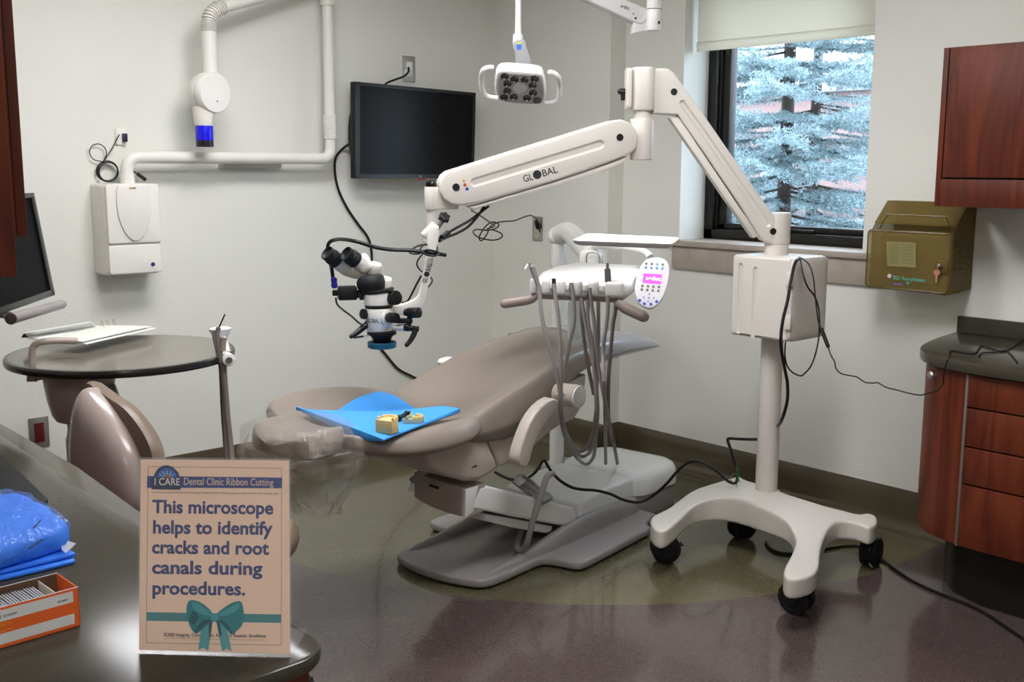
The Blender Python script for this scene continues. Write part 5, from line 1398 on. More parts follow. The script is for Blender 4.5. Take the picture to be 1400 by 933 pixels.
# stool
stool_v = mat('stool_vinyl', '#776657', .4, var=.03); stool_s = mat('stool_shell', '#a89893', .22, var=.03)
sc0 = W(306, 724, Z=.50); SC0 = V((sc0.x, sc0.y, 0))
so = thing('stool', SC0, 'taupe padded stool with a curved backrest standing behind the foreground counter', 'stool')
MB().lathe([(.10, .415), (.19, .42), (.205, .44), (.212, .46), (.21, .485), (.195, .505), (.16, .515), (.05, .512), (0, .511)], SC0, zax, 48).build('seat', stool_v, so)
MB().lathe([(0, .40), (.14, .40), (.17, .412), (.17, .42)], SC0, zax, 40).build('seat_pan', black_p, so)
MB().cyl(SC0+zax*.08, SC0+zax*.41, .025, seg=24).cyl(SC0+zax*.08, SC0+zax*.25, .035, seg=24).build('gas_lift', black_p, so)
for i in range(5):
    a = i*2*math.pi/5+.5; d = V((math.cos(a), math.sin(a), 0))
    lg = MB().loft([[SC0+d*r+V((-d.y, d.x, 0))*x+zax*z for x, z in ((-w, z0), (w, z0), (w*.7, z1), (-w*.7, z1))] for r, w, z0, z1 in ((.02, .03, .075, .125), (.27, .018, .068, .09))]).build('leg', black_p, so)
    c = SC0+d*.255+zax*.03
    MB().cyl(c-V((-d.y, d.x, 0))*.02, c+V((-d.y, d.x, 0))*.02, .03, seg=20, bev=.004).cyl(c, c+zax*.05, .008).build('caster', black_r, so)
BP = W(150, 610, D=3.02); bn = (tow*.83-rt*.50+zax*.08).normalized()
sh_o = [(108,690),(103,655),(101,615),(103,575),(107,549),(113,534),(120,531),(130,540),(145,558),(160,580),(174,605),(184,630),(189,660),(188,690),(172,712),(140,716),(118,708)]
sp_ = [V(q) for q in smooth_path(plane_pts(sh_o, BP, bn), 3, True)]
cs = sum(sp_, V())/len(sp_)
MB().loft([[cs+(p-cs)*k+bn*h for p in sp_] for k, h in ((1.0, -.03), (1.0, -.006), (.985, .006), (.94, .018), (.82, .034), (.6, .046), (.3, .052), (.05, .053))]).build('back_shell', stool_s, so, 60)
cu_o = [(112,700),(108,650),(108,600),(110,560),(115,533),(119,524),(125,522),(135,529),(152,541),(174,556),(193,578),(208,603),(216,630),(219,665),(214,695),(195,715),(150,722),(122,714)]
BP2 = BP-bn*.035
cp_ = [V(q) for q in smooth_path(plane_pts(cu_o, BP2, bn), 3, True)]
cs2 = sum(cp_, V())/len(cp_)
MB().loft([[cs2+(p-cs2)*k+bn*h for p in cp_] for k, h in ((.9, .012), (.97, .012), (1.0, .0), (1.0, -.012), (.97, -.03), (.88, -.045), (.6, -.05), (.2, -.05))]).build('backrest', stool_v, so, 60)
MB().tube([SC0+zax*.41, SC0.lerp(V((cs2.x, cs2.y, 0)), .6)+zax*.41, V((cs2.x, cs2.y, .50))-bn*.0, cs2-bn*.02], .016, 12).build('back_arm', black_p, so)
# ------------------------------------------------------------------ acrylic sign on the counter
acr = mat('clear_acrylic', '#f7fbfb', .03, alpha=.045, var=0, spec=.9)
pap = mat('sign_paper', '#ecc7ae', .45, var=.01, coat=.25)
navy = mat('print_navy', '#10286a', .4); navy2 = mat('print_band', '#1c2f78', .4); tan_ = mat('print_tan', '#cdb39c', .5)
gry = mat('print_rule', '#6d6663', .5); teal1 = mat('ribbon_teal', '#23777d', .4); teal2 = mat('ribbon_light', '#3f939a', .4); teal3 = mat('ribbon_dark', '#14535a', .45)
gold = mat('print_gold', '#b1914a', .5); brown_i = mat('print_brown', '#4a2f2b', .5)
zc_ = .8785
sl_, sr_ = W(188, 893, Z=zc_), W(398.5, 899, Z=zc_)
se = (sr_-sl_).normalized(); sn = V((se.y, -se.x, 0))
if sn.dot(tow) < 0: sn = -sn
ti = math.radians(11); su = (zax*math.cos(ti)-sn*math.sin(ti)).normalized(); sf = se.cross(su)
if sf.dot(tow) < 0: sf = -sf
def on_s(x, y, h=.0): return WP(x, y, sl_+sf*h, sf)
SG = thing('sign', sl_.lerp(sr_, .5), 'peach coloured sign in a slanted acrylic holder on the foreground counter', 'sign')
tlp, trp = on_s(191, 625.5), on_s(397, 627.5)
bl2, br2 = sl_+su*.004, sr_+su*.004
MB().prism([sl_, sr_, trp, tlp], sf*.002, .0003).build('front_sheet', acr, SG)
MB().prism([p-sf*.0035 for p in (sl_, sr_, trp, tlp)], sf*.002, .0003).build('back_sheet', acr, SG)
bb = MB()
bb.prism([sl_-sf*.002, sr_-sf*.002, sr_-sn*.085, sl_-sn*.085], zax*.0025)
bb.build('foot', acr, SG)
paperq = [on_s(190, 889, -.001), on_s(396.5, 895, -.001), on_s(395, 630, -.001), on_s(192.5, 628.5, -.001)]
PPR = MB().prism(paperq, -sf*.0006).build('paper', pap, SG)
sgx = (on_s(385, 655)-on_s(201, 655)); 
def zq(x, y): return (180+x*.3216, 610+y*.3216)
def on_p(x, y, lay=1): return on_s(*zq(x, y), -.001+.00025*lay)
def flat(pts, m, lay=1, sm=0, name='print'):
    p = [on_p(x, y, lay) for x, y in pts]
    if sm: p = [V(q) for q in smooth_path(p, sm, True)]
    return MB().prism(p, -sf*.0002).build(name, m, PPR)
def line(a, b, w, m, lay=1):
    pa, pb = on_p(*a, lay), on_p(*b, lay); d = (pb-pa).normalized(); n = sf.cross(d)*w/2
    return MB().prism([pa-n, pb-n, pb+n, pa+n], -sf*.0002).build('rule', m, PPR)
for a, b in (((70, 88), (637, 95)), ((637, 95), (635, 848)), ((635, 848), (62, 838)), ((62, 838), (70, 88))): line(a, b, .0006, gry)
flat([(66, 128), (640, 135), (639, 180), (65, 178)], navy2, 2, name='title_band')
flat([(92, 150), (97, 118), (112, 96), (135, 83), (155, 82), (178, 92), (197, 112), (206, 135), (208, 152)], mat('emblem_navy', '#1d2a55', .4), 3, name='emblem')
flat([(105, 150), (112, 118), (130, 99), (150, 94), (172, 102), (190, 122), (196, 152)], mat('emblem_blue', '#3e66a8', .4), 4, name='emblem_sky')
for i, a in enumerate((40, 65, 90, 115, 140)):
    x, y = 150+42*math.cos(math.radians(a)), 142-36*math.sin(math.radians(a))
    flat([(147, 142), (x-3, y), (x+3, y), (153, 142)], mat('emblem_ray', '#8fa7c8', .5), 5, name='emblem_ray')
flat([(128, 142), (140, 128), (150, 122), (162, 130), (174, 142)], mat('emblem_red', '#a2574a', .5), 6, name='emblem_hand')
flat([(84, 134), (210, 137), (208, 186), (84, 184)], mat('emblem_plate', '#2a3350', .4), 6, name='emblem_plate')
def ptext(body, x0, y0, x1, size, m, lay=3, bold=0, nm='lettering'):
    a, b = on_p(x0, y0, lay), on_p(x1, y0+(x1-x0)*.012, lay)
    d = (b-a).normalized()
    return text_mesh(body, size, a, d, sf.cross(d), .0003, bold, width=(b-a).length).build(nm, m, PPR)
PXM = (on_s(385, 700)-on_s(201, 700)).length/184*.3216        # metres per zoom unit on the paper
ptext('I CARE', 95, 166, 202, 30*PXM/.72, mat('print_white2', '#d9d2cc', .5), 8, .0001)
ptext('Dental Clinic Ribbon Cutting', 220, 165, 600, 31*PXM/.72, tan_, 4, .0001)
ptext('Edith Nourse Rogers Memorial Veterans Hospital * Bedford VAMC * 200 Springs Road * Bedford, MA 01730 * 781-687-2000', 85, 200, 622, 7*PXM/.72, gry, 1)
for body, x0, yb_, x1 in (('This microscope', 88, 284, 603), ('helps to identify', 88, 371, 597), ('cracks and root', 85, 456, 583), ('canals during', 85, 542, 555), ('procedures.', 86, 630, 480)):
    ptext(body, x0, yb_, x1, 56*PXM/.73, navy, 1, .0007)
flat([(63, 707), (636, 717), (635, 753), (63, 744)], teal1, 1, name='ribbon')
flat([(300, 745), (318, 742), (345, 735), (338, 790), (325, 872), (305, 858), (283, 868)], teal2, 3, name='ribbon_tail')
flat([(358, 738), (388, 748), (410, 800), (425, 872), (405, 862), (385, 873), (372, 810)], teal2, 3, name='ribbon_tail')
flat([(326, 742), (345, 735), (338, 790), (330, 830)], teal3, 4, name='ribbon_fold')
flat([(358, 738), (372, 745), (384, 800), (374, 815)], teal3, 4, name='ribbon_fold')
L_ = [(345, 715), (320, 685), (285, 662), (252, 656), (238, 668), (232, 700), (238, 740), (252, 775), (270, 798), (288, 792), (318, 765), (345, 742)]
R_ = [(362, 715), (390, 690), (425, 668), (455, 660), (468, 668), (476, 700), (478, 735), (468, 765), (448, 785), (428, 805), (410, 790), (385, 765), (362, 742)]
flat(L_, teal1, 5, 2, 'bow_loop'); flat(R_, teal1, 5, 2, 'bow_loop')
flat([(340, 718), (310, 690), (275, 668), (255, 664), (262, 690), (290, 712), (320, 722)], teal2, 6, 2, 'bow_light'); flat([(366, 718), (395, 700), (430, 680), (458, 668), (452, 695), (425, 712), (392, 724)], teal2, 6, 2, 'bow_light')
flat([(338, 738), (300, 745), (268, 790), (290, 782), (318, 760)], teal3, 6, 2, 'bow_shade'); flat([(368, 740), (402, 752), (430, 798), (412, 784), (388, 760)], teal3, 6, 2, 'bow_shade')
flat([(260, 700), (285, 728), (262, 760), (246, 738)], teal3, 6, 2, 'bow_shade')
flat([(338, 718), (352, 712), (368, 718), (370, 738), (354, 746), (338, 738)], teal2, 7, 2, 'bow_knot')
ptext('ICARE Integrity, Commitment, Advocacy, Respect, Excellence', 136, 810, 570, 15*PXM/.72, brown_i, 2, .00008)
line((138, 818), (571, 827), .0007, gold, 2)
# ------------------------------------------------------------------ box of packets, blue packs, tablet on the counter
orange = mat('carton_orange', '#e5652a', .45, var=.03); cwhite = mat('carton_white', '#d9d8d4', .5, var=.02); kraft = mat('carton_inside', '#5d4433', .8)
bxz = .8785; hgt = .058
b1 = W(110, 856, Z=bxz); f0 = W(0, 888, Z=bxz); be = (f0-b1).normalized(); b2d = W(103, 780, Z=bxz+.0)
bdv = V((-be.y, be.x, 0))
if bdv.dot(_d) < 0: bdv = -bdv
Lb, Wb = .17, .075
cb_ = thing('packet_box', b1+be*Lb/2+bdv*Wb/2, 'open orange and white carton full of foil packets on the counter', 'box')
def bq(a, d, z): return b1+be*a+bdv*d+zax*z
th2 = .0012
for q, dd_, nm, m in (((bq(0, 0, 0), bq(Lb, 0, 0), bq(Lb, 0, hgt), bq(0, 0, hgt)), bdv*th2, 'front_panel', orange), ((bq(0, Wb, 0), bq(Lb, Wb, 0), bq(Lb, Wb, hgt), bq(0, Wb, hgt)), -bdv*th2, 'back_panel', kraft),
                  ((bq(0, 0, 0), bq(0, Wb, 0), bq(0, Wb, hgt), bq(0, 0, hgt)), be*th2, 'end_panel', orange), ((bq(Lb, 0, 0), bq(Lb, Wb, 0), bq(Lb, Wb, hgt), bq(Lb, 0, hgt)), -be*th2, 'end_panel', orange), ((bq(0, 0, 0), bq(Lb, 0, 0), bq(Lb, Wb, 0), bq(0, Wb, 0)), zax*th2, 'base', kraft)):
    o_ = MB().prism(q, dd_).build(nm, m, cb_)
    if nm == 'front_panel': fpn = o_
def fp_(a, z, h=.0004): return bq(a, 0, z)-bdv*h
def strip(a0, a1, z0, z1, m, h=.0004, nm='print'): return MB().prism([fp_(a0, z0, h), fp_(a1, z0, h), fp_(a1, z1, h), fp_(a0, z1, h)], bdv*.0003).build(nm, m, fpn)
strip(.008, Lb, hgt*.66, hgt*.94, cwhite); strip(.008, .115, .006, hgt*.36, cwhite)
edge = MB().prism([bq(0, -.0002, hgt), bq(Lb, -.0002, hgt), bq(Lb, th2, hgt), bq(0, th2, hgt)], zax*.0006).build('rim', cwhite, cb_)
MB().prism([bq(0, Wb-th2, hgt), bq(Lb, Wb-th2, hgt), bq(Lb, Wb, hgt), bq(0, Wb, hgt)], zax*.0006).build('rim', cwhite, cb_)
def btext(s, a, z, w, size, m, bold=0): text_mesh(s, size, fp_(a, z, .0007), -be, zax, .0003, bold, width=w).build('lettering', m, fpn)
btext('COVIDIEN', .104, hgt*.75, .019, .005, ink)
strip(.113, .116, hgt*.74, hgt*.83, ink, .0007); strip(.107, .110, hgt*.74, hgt*.83, ink, .0007)
btext('WEBCOL', .113, hgt*.54, .021, .0055, mat('carton_yellow', '#e9a23c', .5)); btext('Alcohol Prep', .113, hgt*.40, .022, .0055, mat('carton_yellow', '#e9a23c', .5))
btext('REF 6818', .03, hgt*.74, .013, .004, ink)
foil = mat('foil_packet', '#b9bac0', .35, metal=.35, var=.1, scale=80)
pk0 = None
for i in range(30):
    a = .033+i*.0042
    q = [bq(a, .006, .002), bq(a, Wb-.006, .002), bq(a+.004, Wb-.006, .049+.001*(i % 3)), bq(a+.004, .006, .049+.001*(i % 2))]
    if pk0 is None:
        pk0 = MB().prism(q, be*.0022, .0004).build('foil_packet', foil, loc=bq(.033, Wb/2, .002), **tagd('silver foil packet standing in a row inside the orange carton', 'packet', 'foil packets in the orange carton')); base = bq(.033, Wb/2, .002)
    else:
        c = pk0.copy(); COL.objects.link(c); c.location = base+be*(i*.0042)+zax*.0003*(i % 4)
MB().prism([bq(.029, .004, .002), bq(.029, Wb-.004, .002), bq(.028, Wb-.004, .055), bq(.028, .004, .055)], be*.001).build('packet_divider', mat('card_white', '#d8d0c0', .6), None, **tagd('cream card at the front of the row of foil packets', 'card'))
# blue packs
blue_w = mat('blue_wrap', '#2f7df0', .6, var=.06, scale=40, bump=.3, bscale=300)
def slab(px_, z, h, name, m, lb, cat, n=2, seed=1, parent=None):
    p = [W(x, y, Z=z) for x, y in px_]
    p = [V(q) for q in smooth_path(p, n, True)] if n > 1 else p
    mb = MB().prism(p, zax*h, min(h*.45, .006), 3)
    r = random.Random(seed)
    return mb
s1 = MB()
for i, (q, z) in enumerate((([(-40, 805), (-40, 735), (20, 712), (101, 765), (103, 771), (60, 782)], .879), ([(-40, 796), (-40, 730), (20, 708), (98, 757), (104, 761), (60, 772)], .8865))):
    s1.prism([W(x, y, Z=z) for x, y in q], zax*.006, .0025)
s1.build('folded_towel', blue_w, None, **tagd('folded bright blue towel lying flat under the bagged blue pack', 'towel'))
bp_ = thing('towel_pack', W(20, 745, Z=.894), 'blue towel pack in a shiny clear bag behind the orange carton', 'pack')
outl_ = [(-40, 785), (-40, 722), (-10, 700), (22, 699), (60, 716), (92, 738), (90, 752), (62, 762), (30, 772)]
core = []
for kk, z in ((.93, .893), (.985, .897), (1.0, .905), (1.0, .914), (.985, .923), (.95, .929), (.88, .933), (.70, .9345), (.45, .9335), (.2, .935)):
    r = [W(x, y, Z=.893) for x, y in outl_]; r = [V(p) for p in smooth_path(r, 5, True)]
    c = sum(r, V())/len(r)
    core.append([V(((c+(p-c)*kk).x, (c+(p-c)*kk).y, z)) for p in r])
from mathutils import noise as _nz
def lump(p, a, f, o): return a*_nz.noise(V((p.x*f+o, p.y*f, p.z*f)))
core2 = [[p+V((lump(p, .004, 40, 1), lump(p, .004, 40, 5), lump(p, .006, 26, 9)-.002)) if p.z > .9 else p for p in r] for r in core]
MB().loft(core2).build('towel', blue_w, bp_, 50)
wrap = [[p+(p-sum(r, V())/len(r))*.03+V((lump(p, .006, 55, 21), lump(p, .006, 55, 25), .003+abs(lump(p, .010, 38, 3)))) for p in r] for r in core]
_sf = mat('shiny_film', '#5f9cf2', .05, alpha=.25, var=0, spec=1, bump=1, bscale=45)
[setattr(n.inputs['Distance'], 'default_value', .01) for n in _sf.node_tree.nodes if n.type == 'BUMP']
MB().loft(wrap, False, True).build('clear_bag', _sf, bp_, 22)
MB().prism([W(85, 738, Z=.905), W(104, 744, Z=.899), W(90, 757, Z=.899), W(84, 752, Z=.902)], zax*.0008).build('bag_seal', mat('bag_end', '#dfe6ee', .1, alpha=.4, var=.05, spec=1, bump=.8, bscale=60), bp_)
for a in ((55, 712, 46, 722), (58, 738, 40, 750)):
    MB().tube([W(a[0], a[1], Z=.943), W(a[2], a[3], Z=.943)], .0012, 6, smooth=False).build('label_stripe', ink, bp_)
# black folio with silver tablet
fo = thing('tablet_folio', W(20, 670, Z=.879), 'flat black folio with a silver tablet at the left edge of the counter', 'tablet case')
MB().prism([W(x, y, Z=.8785) for x, y in ((-60, 712), (0, 701), (40, 698), (64, 691), (66, 687), (0, 623), (-60, 600))], zax*.008, .003).build('cover', mat('folio_black', '#0c0c0e', .5, spec=.2), fo)
MB().prism([W(x, y, Z=.887) for x, y in ((-60, 705), (-2, 696), (10, 692), (11, 688), (-20, 655), (-60, 630))], zax*.006, .002).build('tablet', mat('tablet_silver', '#c9ccd2', .25, metal=.7), fo)
MB().prism([W(x, y, Z=.8932) for x, y in ((-58, 701), (-2, 693), (7, 690), (-22, 659), (-58, 635))], zax*.0006).build('tablet_screen', scrm, fo)
rb_ = W(0, 591, Z=.879)
red_p = mat('red_plastic', '#a8150f', .3, trans=.0)
e1 = W(4.5, 590, Z=.879); e0_ = W(-25, 604, Z=.879)
dd1 = (e1-e0_).normalized(); dd2 = V((-dd1.y, dd1.x, 0))
if dd2.dot(_d) < 0: dd2 = -dd2
ring = lambda k, z: [e0_+dd1*(.035+a*k)+dd2*(.035+b*k)+zax*z for a, b in rrect2(.068, .068, .012, 4)]
MB().loft([ring(.9, 0), ring(1.0, .06), ring(1.04, .062), ring(1.04, .07), ring(.95, .07), ring(.85, .004)], True, True).build('red_cup', red_p, None, **tagd('small red plastic container at the left edge of the picture', 'container'))
# ------------------------------------------------------------------ cables
def cable(pts, r, label, name='cable', m=None, extra=None):
    P_ = [W(x, y, D=d) if not isinstance(d, V) else d for x, y, d in pts]
    b = MB().tube(P_, r, 8, 8)
    if extra: extra(b)
    return b.build(name, m or black_cable, None, **tagd(label, 'cable'))
Dw = lambda x, y: (W(x, y, X=XB+.012)-CAM).dot(_d)
Dc = lambda x, y: (W(x, y, Y=YC-.012)-CAM).dot(_d)
Df = lambda x, y, z=.006: (W(x, y, Z=z)-CAM).dot(_d)
# wall plug with its knotted lead up to the arm
pts = [(738, 318, Dc(738, 318)-.02), (736, 303, Dc(736, 303)-.05), (727, 295, 5.7), (716, 297, 5.6), (703, 302, 5.5), (688, 303, 5.4), (676, 306, 5.35), (669, 312, 5.3), (666, 320, 5.28), (659, 329, 5.25), (655, 325, 5.25), (662, 312, 5.22), (672, 304, 5.2), (681, 306, 5.2), (680, 311, 5.2), (668, 315, 5.2), (652, 314, 5.2), (647, 318, 5.2), (655, 325, 5.18), (672, 328.5, 5.15), (684, 326, 5.12), (686, 320, 5.1), (675, 315, 5.05), (665, 314, 5.0), (676, 309, 4.9), (671, 305, 4.8), (655, 294, 4.5), (645, 288, 4.25)]
c = W(737.5, 308, D=Dc(738, 308)-.03)
def plug(b):
    u, n = V((1, 0, 0)), V((0, -1, 0)); q = W(737, 312, Y=YC-.012)
    b.lathe([(.016, -.0), (.017, .006), (.016, .02), (.009, .045), (.006, .052)], q, V((0, -.55, .9)), 16)
cable(pts, .0034, 'thin black lead tangled in the air between the wall plug and the microscope arm', 'power_cable', extra=plug)
# twin cables from under the arm to the drop arm
cable([(668, 282, 4.1), (655, 292, 4.08), (640, 303, 4.05), (622, 313, 4.02), (605, 323, 3.96), (596, 331, 3.93), (597, 341, 3.9), (592, 348, 3.87)], .0052, 'upper of the two thick black cables sagging from under the microscope arm', 'power_cable')
cable([(662, 282, 4.1), (653, 296, 4.07), (640, 310, 4.03), (625, 319, 4.0), (610, 325, 3.96), (601, 330, 3.92)], .0052, 'lower of the two thick black cables sagging from under the microscope arm', 'power_cable', extra=lambda b: b.cyl(W(613, 318, D=3.96), W(604, 325, D=3.94), .0105, seg=14).cyl(W(601, 326, D=3.93), W(594, 330, D=3.92), .008, seg=14))
# coil tied round the drop arm and the long light guide to the left of the head
cable([(596, 337, 3.86), (588, 334, 3.84), (573, 336, 3.82), (562, 342, 3.8), (561, 346, 3.8), (572, 347, 3.79), (583, 342, 3.78), (592, 343, 3.78), (600, 346, 3.8), (594, 350, 3.77), (582, 348, 3.77), (575, 341, 3.78), (580, 335, 3.8), (592, 335, 3.86)], .0036, 'black cable coiled round the white drop arm of the microscope', 'cable_coil')
cable([(609, 349, 3.83), (600, 347.5, 3.81), (584, 345, 3.79), (560, 342.5, 3.77), (535, 341.5, 3.75), (512, 338, 3.72), (490, 331, 3.70), (470, 327.5, 3.76), (458, 328, 3.84), (450, 332, 3.87), (448, 341, 3.88), (450, 352, 3.88), (453.5, 368, 3.84), (455, 379, 3.82)], .0068, 'thick black light cable arching from the drop arm to the eyepieces', 'light_cable')
cable([(459, 407, 3.80), (461, 416, 3.80), (468, 423, 3.80), (480, 432, 3.80), (490, 441, 3.80), (497, 446, 3.78)], .0036, 'thin black lead hanging from the microscope camera', 'camera_cable')
cable([(579, 346, 3.8), (572, 355, 3.8), (570, 362, 3.8), (574, 369, 3.82), (578, 372, 3.86)], .0028, 'short thin black lead curling left of the white drop arm', 'lead')
cable([(576, 377, 3.90), (570, 388, 3.90), (563, 402, 3.9), (557, 412, 3.9), (550, 414, 3.86)], .0038, 'thin black lead running behind the drop arm down to the microscope knobs', 'lead')
cable([(589, 379, 3.9), (591, 384, 3.9), (588, 390, 3.9), (584, 394, 3.9)], .0028, 'tiny black loop right of the drop arm lettering', 'lead')
# wall monitor leads
cable([(486, 194, 5.50), (478, 197, 5.50), (468, 204, Dw(468, 204)), (459, 216, Dw(459, 216)), (458, 236, Dw(458, 236)), (463, 260, Dw(463, 260)), (475, 285, Dw(475, 285)), (490, 307, Dw(490, 307)), (503, 325, Dw(503, 325)), (508, 345, Dw(508, 345)), (508, 375, Dw(508, 375)), (510, 430, Dw(510, 430)), (518, 470, Dw(518, 470)), (530, 488, Dw(530, 488)), (545, 505, Dw(545, 505)), (562, 514, Dw(562, 514)), (575, 521, Dw(575, 521)), (584, 532, Dw(584, 532)), (588, 560, Dw(588, 560))], .0062, 'long black cable running down the back wall from the monitor behind the microscope', 'video_cable')
cable([(486, 148, 5.48), (480, 156, 5.50), (477.5, 175, 5.5), (478, 195, 5.5), (481, 212, 5.5), (485, 226, 5.5)], .0062, 'black cable looping out beside the left edge of the wall monitor', 'video_cable')
cable([(558.5, 92.5, Dw(558, 92)-.01), (558, 99, Dw(558, 99)-.05), (551, 105, Dw(551, 105)-.06), (540, 109, Dw(540, 109)-.06), (527, 115, 5.62), (522, 125, 5.66)], .0055, 'short black cable from the outlet down to the top of the wall monitor', 'power_cable')
# coil above the xray box
X1 = XB+.02
def ringpts(cx, cy, rx, ry, n, a0=0, turns=1.0):
    return [(cx+rx*math.cos(a0+turns*2*math.pi*i/n), cy+ry*math.sin(a0+turns*2*math.pi*i/n)) for i in range(n+1)]
co = MB()
for k_ in range(4):
    co.tube([W(x, y, X=X1+.004*k_) for x, y in ringpts(146.5+.6*k_, 234+.4*k_, 14.5-.5*k_, 13.5-.4*(k_ % 2), 20, k_)], .0036, 8, 3)
co.tube([W(x, y, X=X1) for x, y in [(143, 222), (137, 220.5), (128, 218), (122.5, 209), (126, 199.5), (135, 197), (143, 202), (145.5, 211), (142, 219), (141, 221)]], .0022, 8)
co.tube([W(x, y, X=X1+(.004)) for x, y in [(141, 222), (147, 213), (154, 202), (160, 190), (163, 184)]], .0024, 8)
co.tube([W(x, y, X=X1+.01) for x, y in [(140, 221), (143, 223)]], .005, 8, smooth=False)
co.build('cable_coil', black_cable, None, **tagd('black cable hung in a tight coil over the top left of the xray box', 'cable'))
MB().cyl(W(188, 238, X=XB+.05), W(199, 246, X=XB+.05), .0075, .0085, 14).tube([W(182, 234, X=XB+.05), W(188, 238, X=XB+.05)], .003, 8, smooth=False).build('connector', black_p, None, **tagd('small black connector resting on top of the xray box', 'connector'))
# leads hanging from the electronics box
Db = 4.24
BD = (V((bx1+.03, yb, bz1))-CAM).dot(_d)+.01
cable([(1093, 353, BD), (1087, 360, BD-.06), (1081, 385, BD-.10), (1077, 410, BD-.11), (1070, 440, BD-.11), (1067.5, 470, BD-.1), (1072, 500, BD-.06), (1076.5, 525, BD-.02), (1076, 550, BD), (1068, 576, BD+.06), (1060, 585, 4.42), (1045, 598, 4.42), (1034, 601, 4.38), (1010, 600.5, 4.40), (997, 600, 4.42), (995, 603, 4.42), (999, 615, 4.42), (1005, 635, 4.43), (1008, 650, 4.44), (1007, 659, 4.44), (1002, 661, 4.44), (993, 656.5, 4.45), (975, 641, 4.45), (960, 632.5, 4.46), (948, 631, 4.47), (937, 635, 4.5), (925, 646, 4.52), (913, 660, 4.54), (898, 674, 4.58), (882, 684.5, 4.60), (868, 687, 4.58), (850, 683, 4.55), (835, 676, 4.5), (815, 671, 4.44), (795, 669.5, 4.4), (780, 666, 4.36), (764, 656, 4.34), (751, 641, 4.34), (744, 630, 4.36), (738, 637, 4.38), (731, 647, 4.42), (718, 655, 4.44), (700, 656, 4.48), (688, 652, 4.52), (677, 646, 4.56)], .0062, 'long thick black cable from the stand box draped across the chair base', 'power_cable')
cable([(1094, 353, BD), (1098, 375, BD-.09), (1104, 392, BD-.09), (1114, 406, BD-.08), (1119.5, 425, BD-.07), (1120, 455, BD-.06), (1116, 480, 4.22), (1109, 500, 4.24), (1100, 511, 4.25), (1094, 514, 4.26), (1083, 509, 4.28), (1076, 500, 4.3), (1073, 485, 4.32), (1074, 468, 4.34)], .0032, 'thin black lead looping below the right side of the stand box', 'lead')
def ferr(b): b.cyl(W(1122.5, 449, D=BD-.08), W(1132.5, 475, D=BD-.1), .0075, .007, 12)
cable([(1096, 353, BD), (1106, 362, BD-.05), (1112, 380, BD-.07), (1115, 410, BD-.08), (1119, 440, BD-.08), (1127, 460, BD-.09), (1133, 477, BD-.1), (1136, 486, 4.14), (1141, 495, 4.12), (1143, 504, 4.1), (1150, 511, 4.08), (1163, 514, 4.06), (1172, 516, 4.05), (1183, 523, 4.04), (1195, 524, 4.02), (1200, 523.5, 4.02), (1212, 530, 4.0), (1228, 534, 3.98), (1243, 538, 3.95), (1258, 540.5, 3.92), (1268, 538, 3.88), (1280, 534.5, 3.82), (1289, 526, 3.77), (1290, 515, 3.75), (1293, 500, 3.73), (1297, 489, 3.70), (1299, 480.5, Df(1299, 480.5, .882)), (1310, 481, Df(1310, 481, .882)), (1322, 483, Df(1322, 483, .882)), (1333, 483, Df(1333, 483, .882)), (1341, 473.5, Df(1341, 473.5, .882)), (1352, 476, Df(1352, 476, .882)), (1370, 480, Df(1370, 480, .882)), (1385, 474, Df(1385, 474, .882)), (1408, 458, Df(1408, 458, .882))], .0026, 'thin black wavy lead strung from the stand box to the right countertop', 'lead', extra=ferr)
cable([(1338, 488, Df(1338, 488, .882)), (1342, 483, Df(1342, 483, .882)), (1358, 482, Df(1358, 482, .882)), (1376, 481, Df(1376, 481, .882)), (1385, 488, Df(1385, 488, .882)), (1391, 496, Df(1391, 496, .882))], .0024, 'short black lead lying loose on the right countertop', 'lead')
cable([(1047, 742, Df(1047, 742)), (1052, 749, Df(1052, 749)), (1062, 755, Df(1062, 755)), (1080, 757, Df(1080, 757)), (1120, 752, Df(1120, 752)), (1160, 747, Df(1160, 747)), (1185, 750, Df(1185, 750)), (1205, 765, Df(1205, 765)), (1228, 782, Df(1228, 782)), (1252, 797, Df(1252, 797)), (1285, 812, Df(1285, 812)), (1318, 825, Df(1318, 825)), (1345, 838, Df(1345, 838)), (1372, 856, Df(1372, 856)), (1402, 876, Df(1402, 876))], .006, 'black floor cable trailing from under the microscope stand to the lower right', 'floor_cable')
gt = MB()
for d_ in (((1008, 632), (1007, 640), (1009, 650), (1011, 660)), ((1005, 641), (1011, 643)), ((1002, 661), (998, 653), (1004, 648), (1008, 652), (1007, 666))):
    gt.tube([W(x, y, D=4.425) for x, y in d_], .0016, 6)
gt.build('twist_tie', mat('green_tie', '#1f6b3a', .5), None, **tagd('green twist tie holding the cable on the left leg of the stand', 'twist tie'))
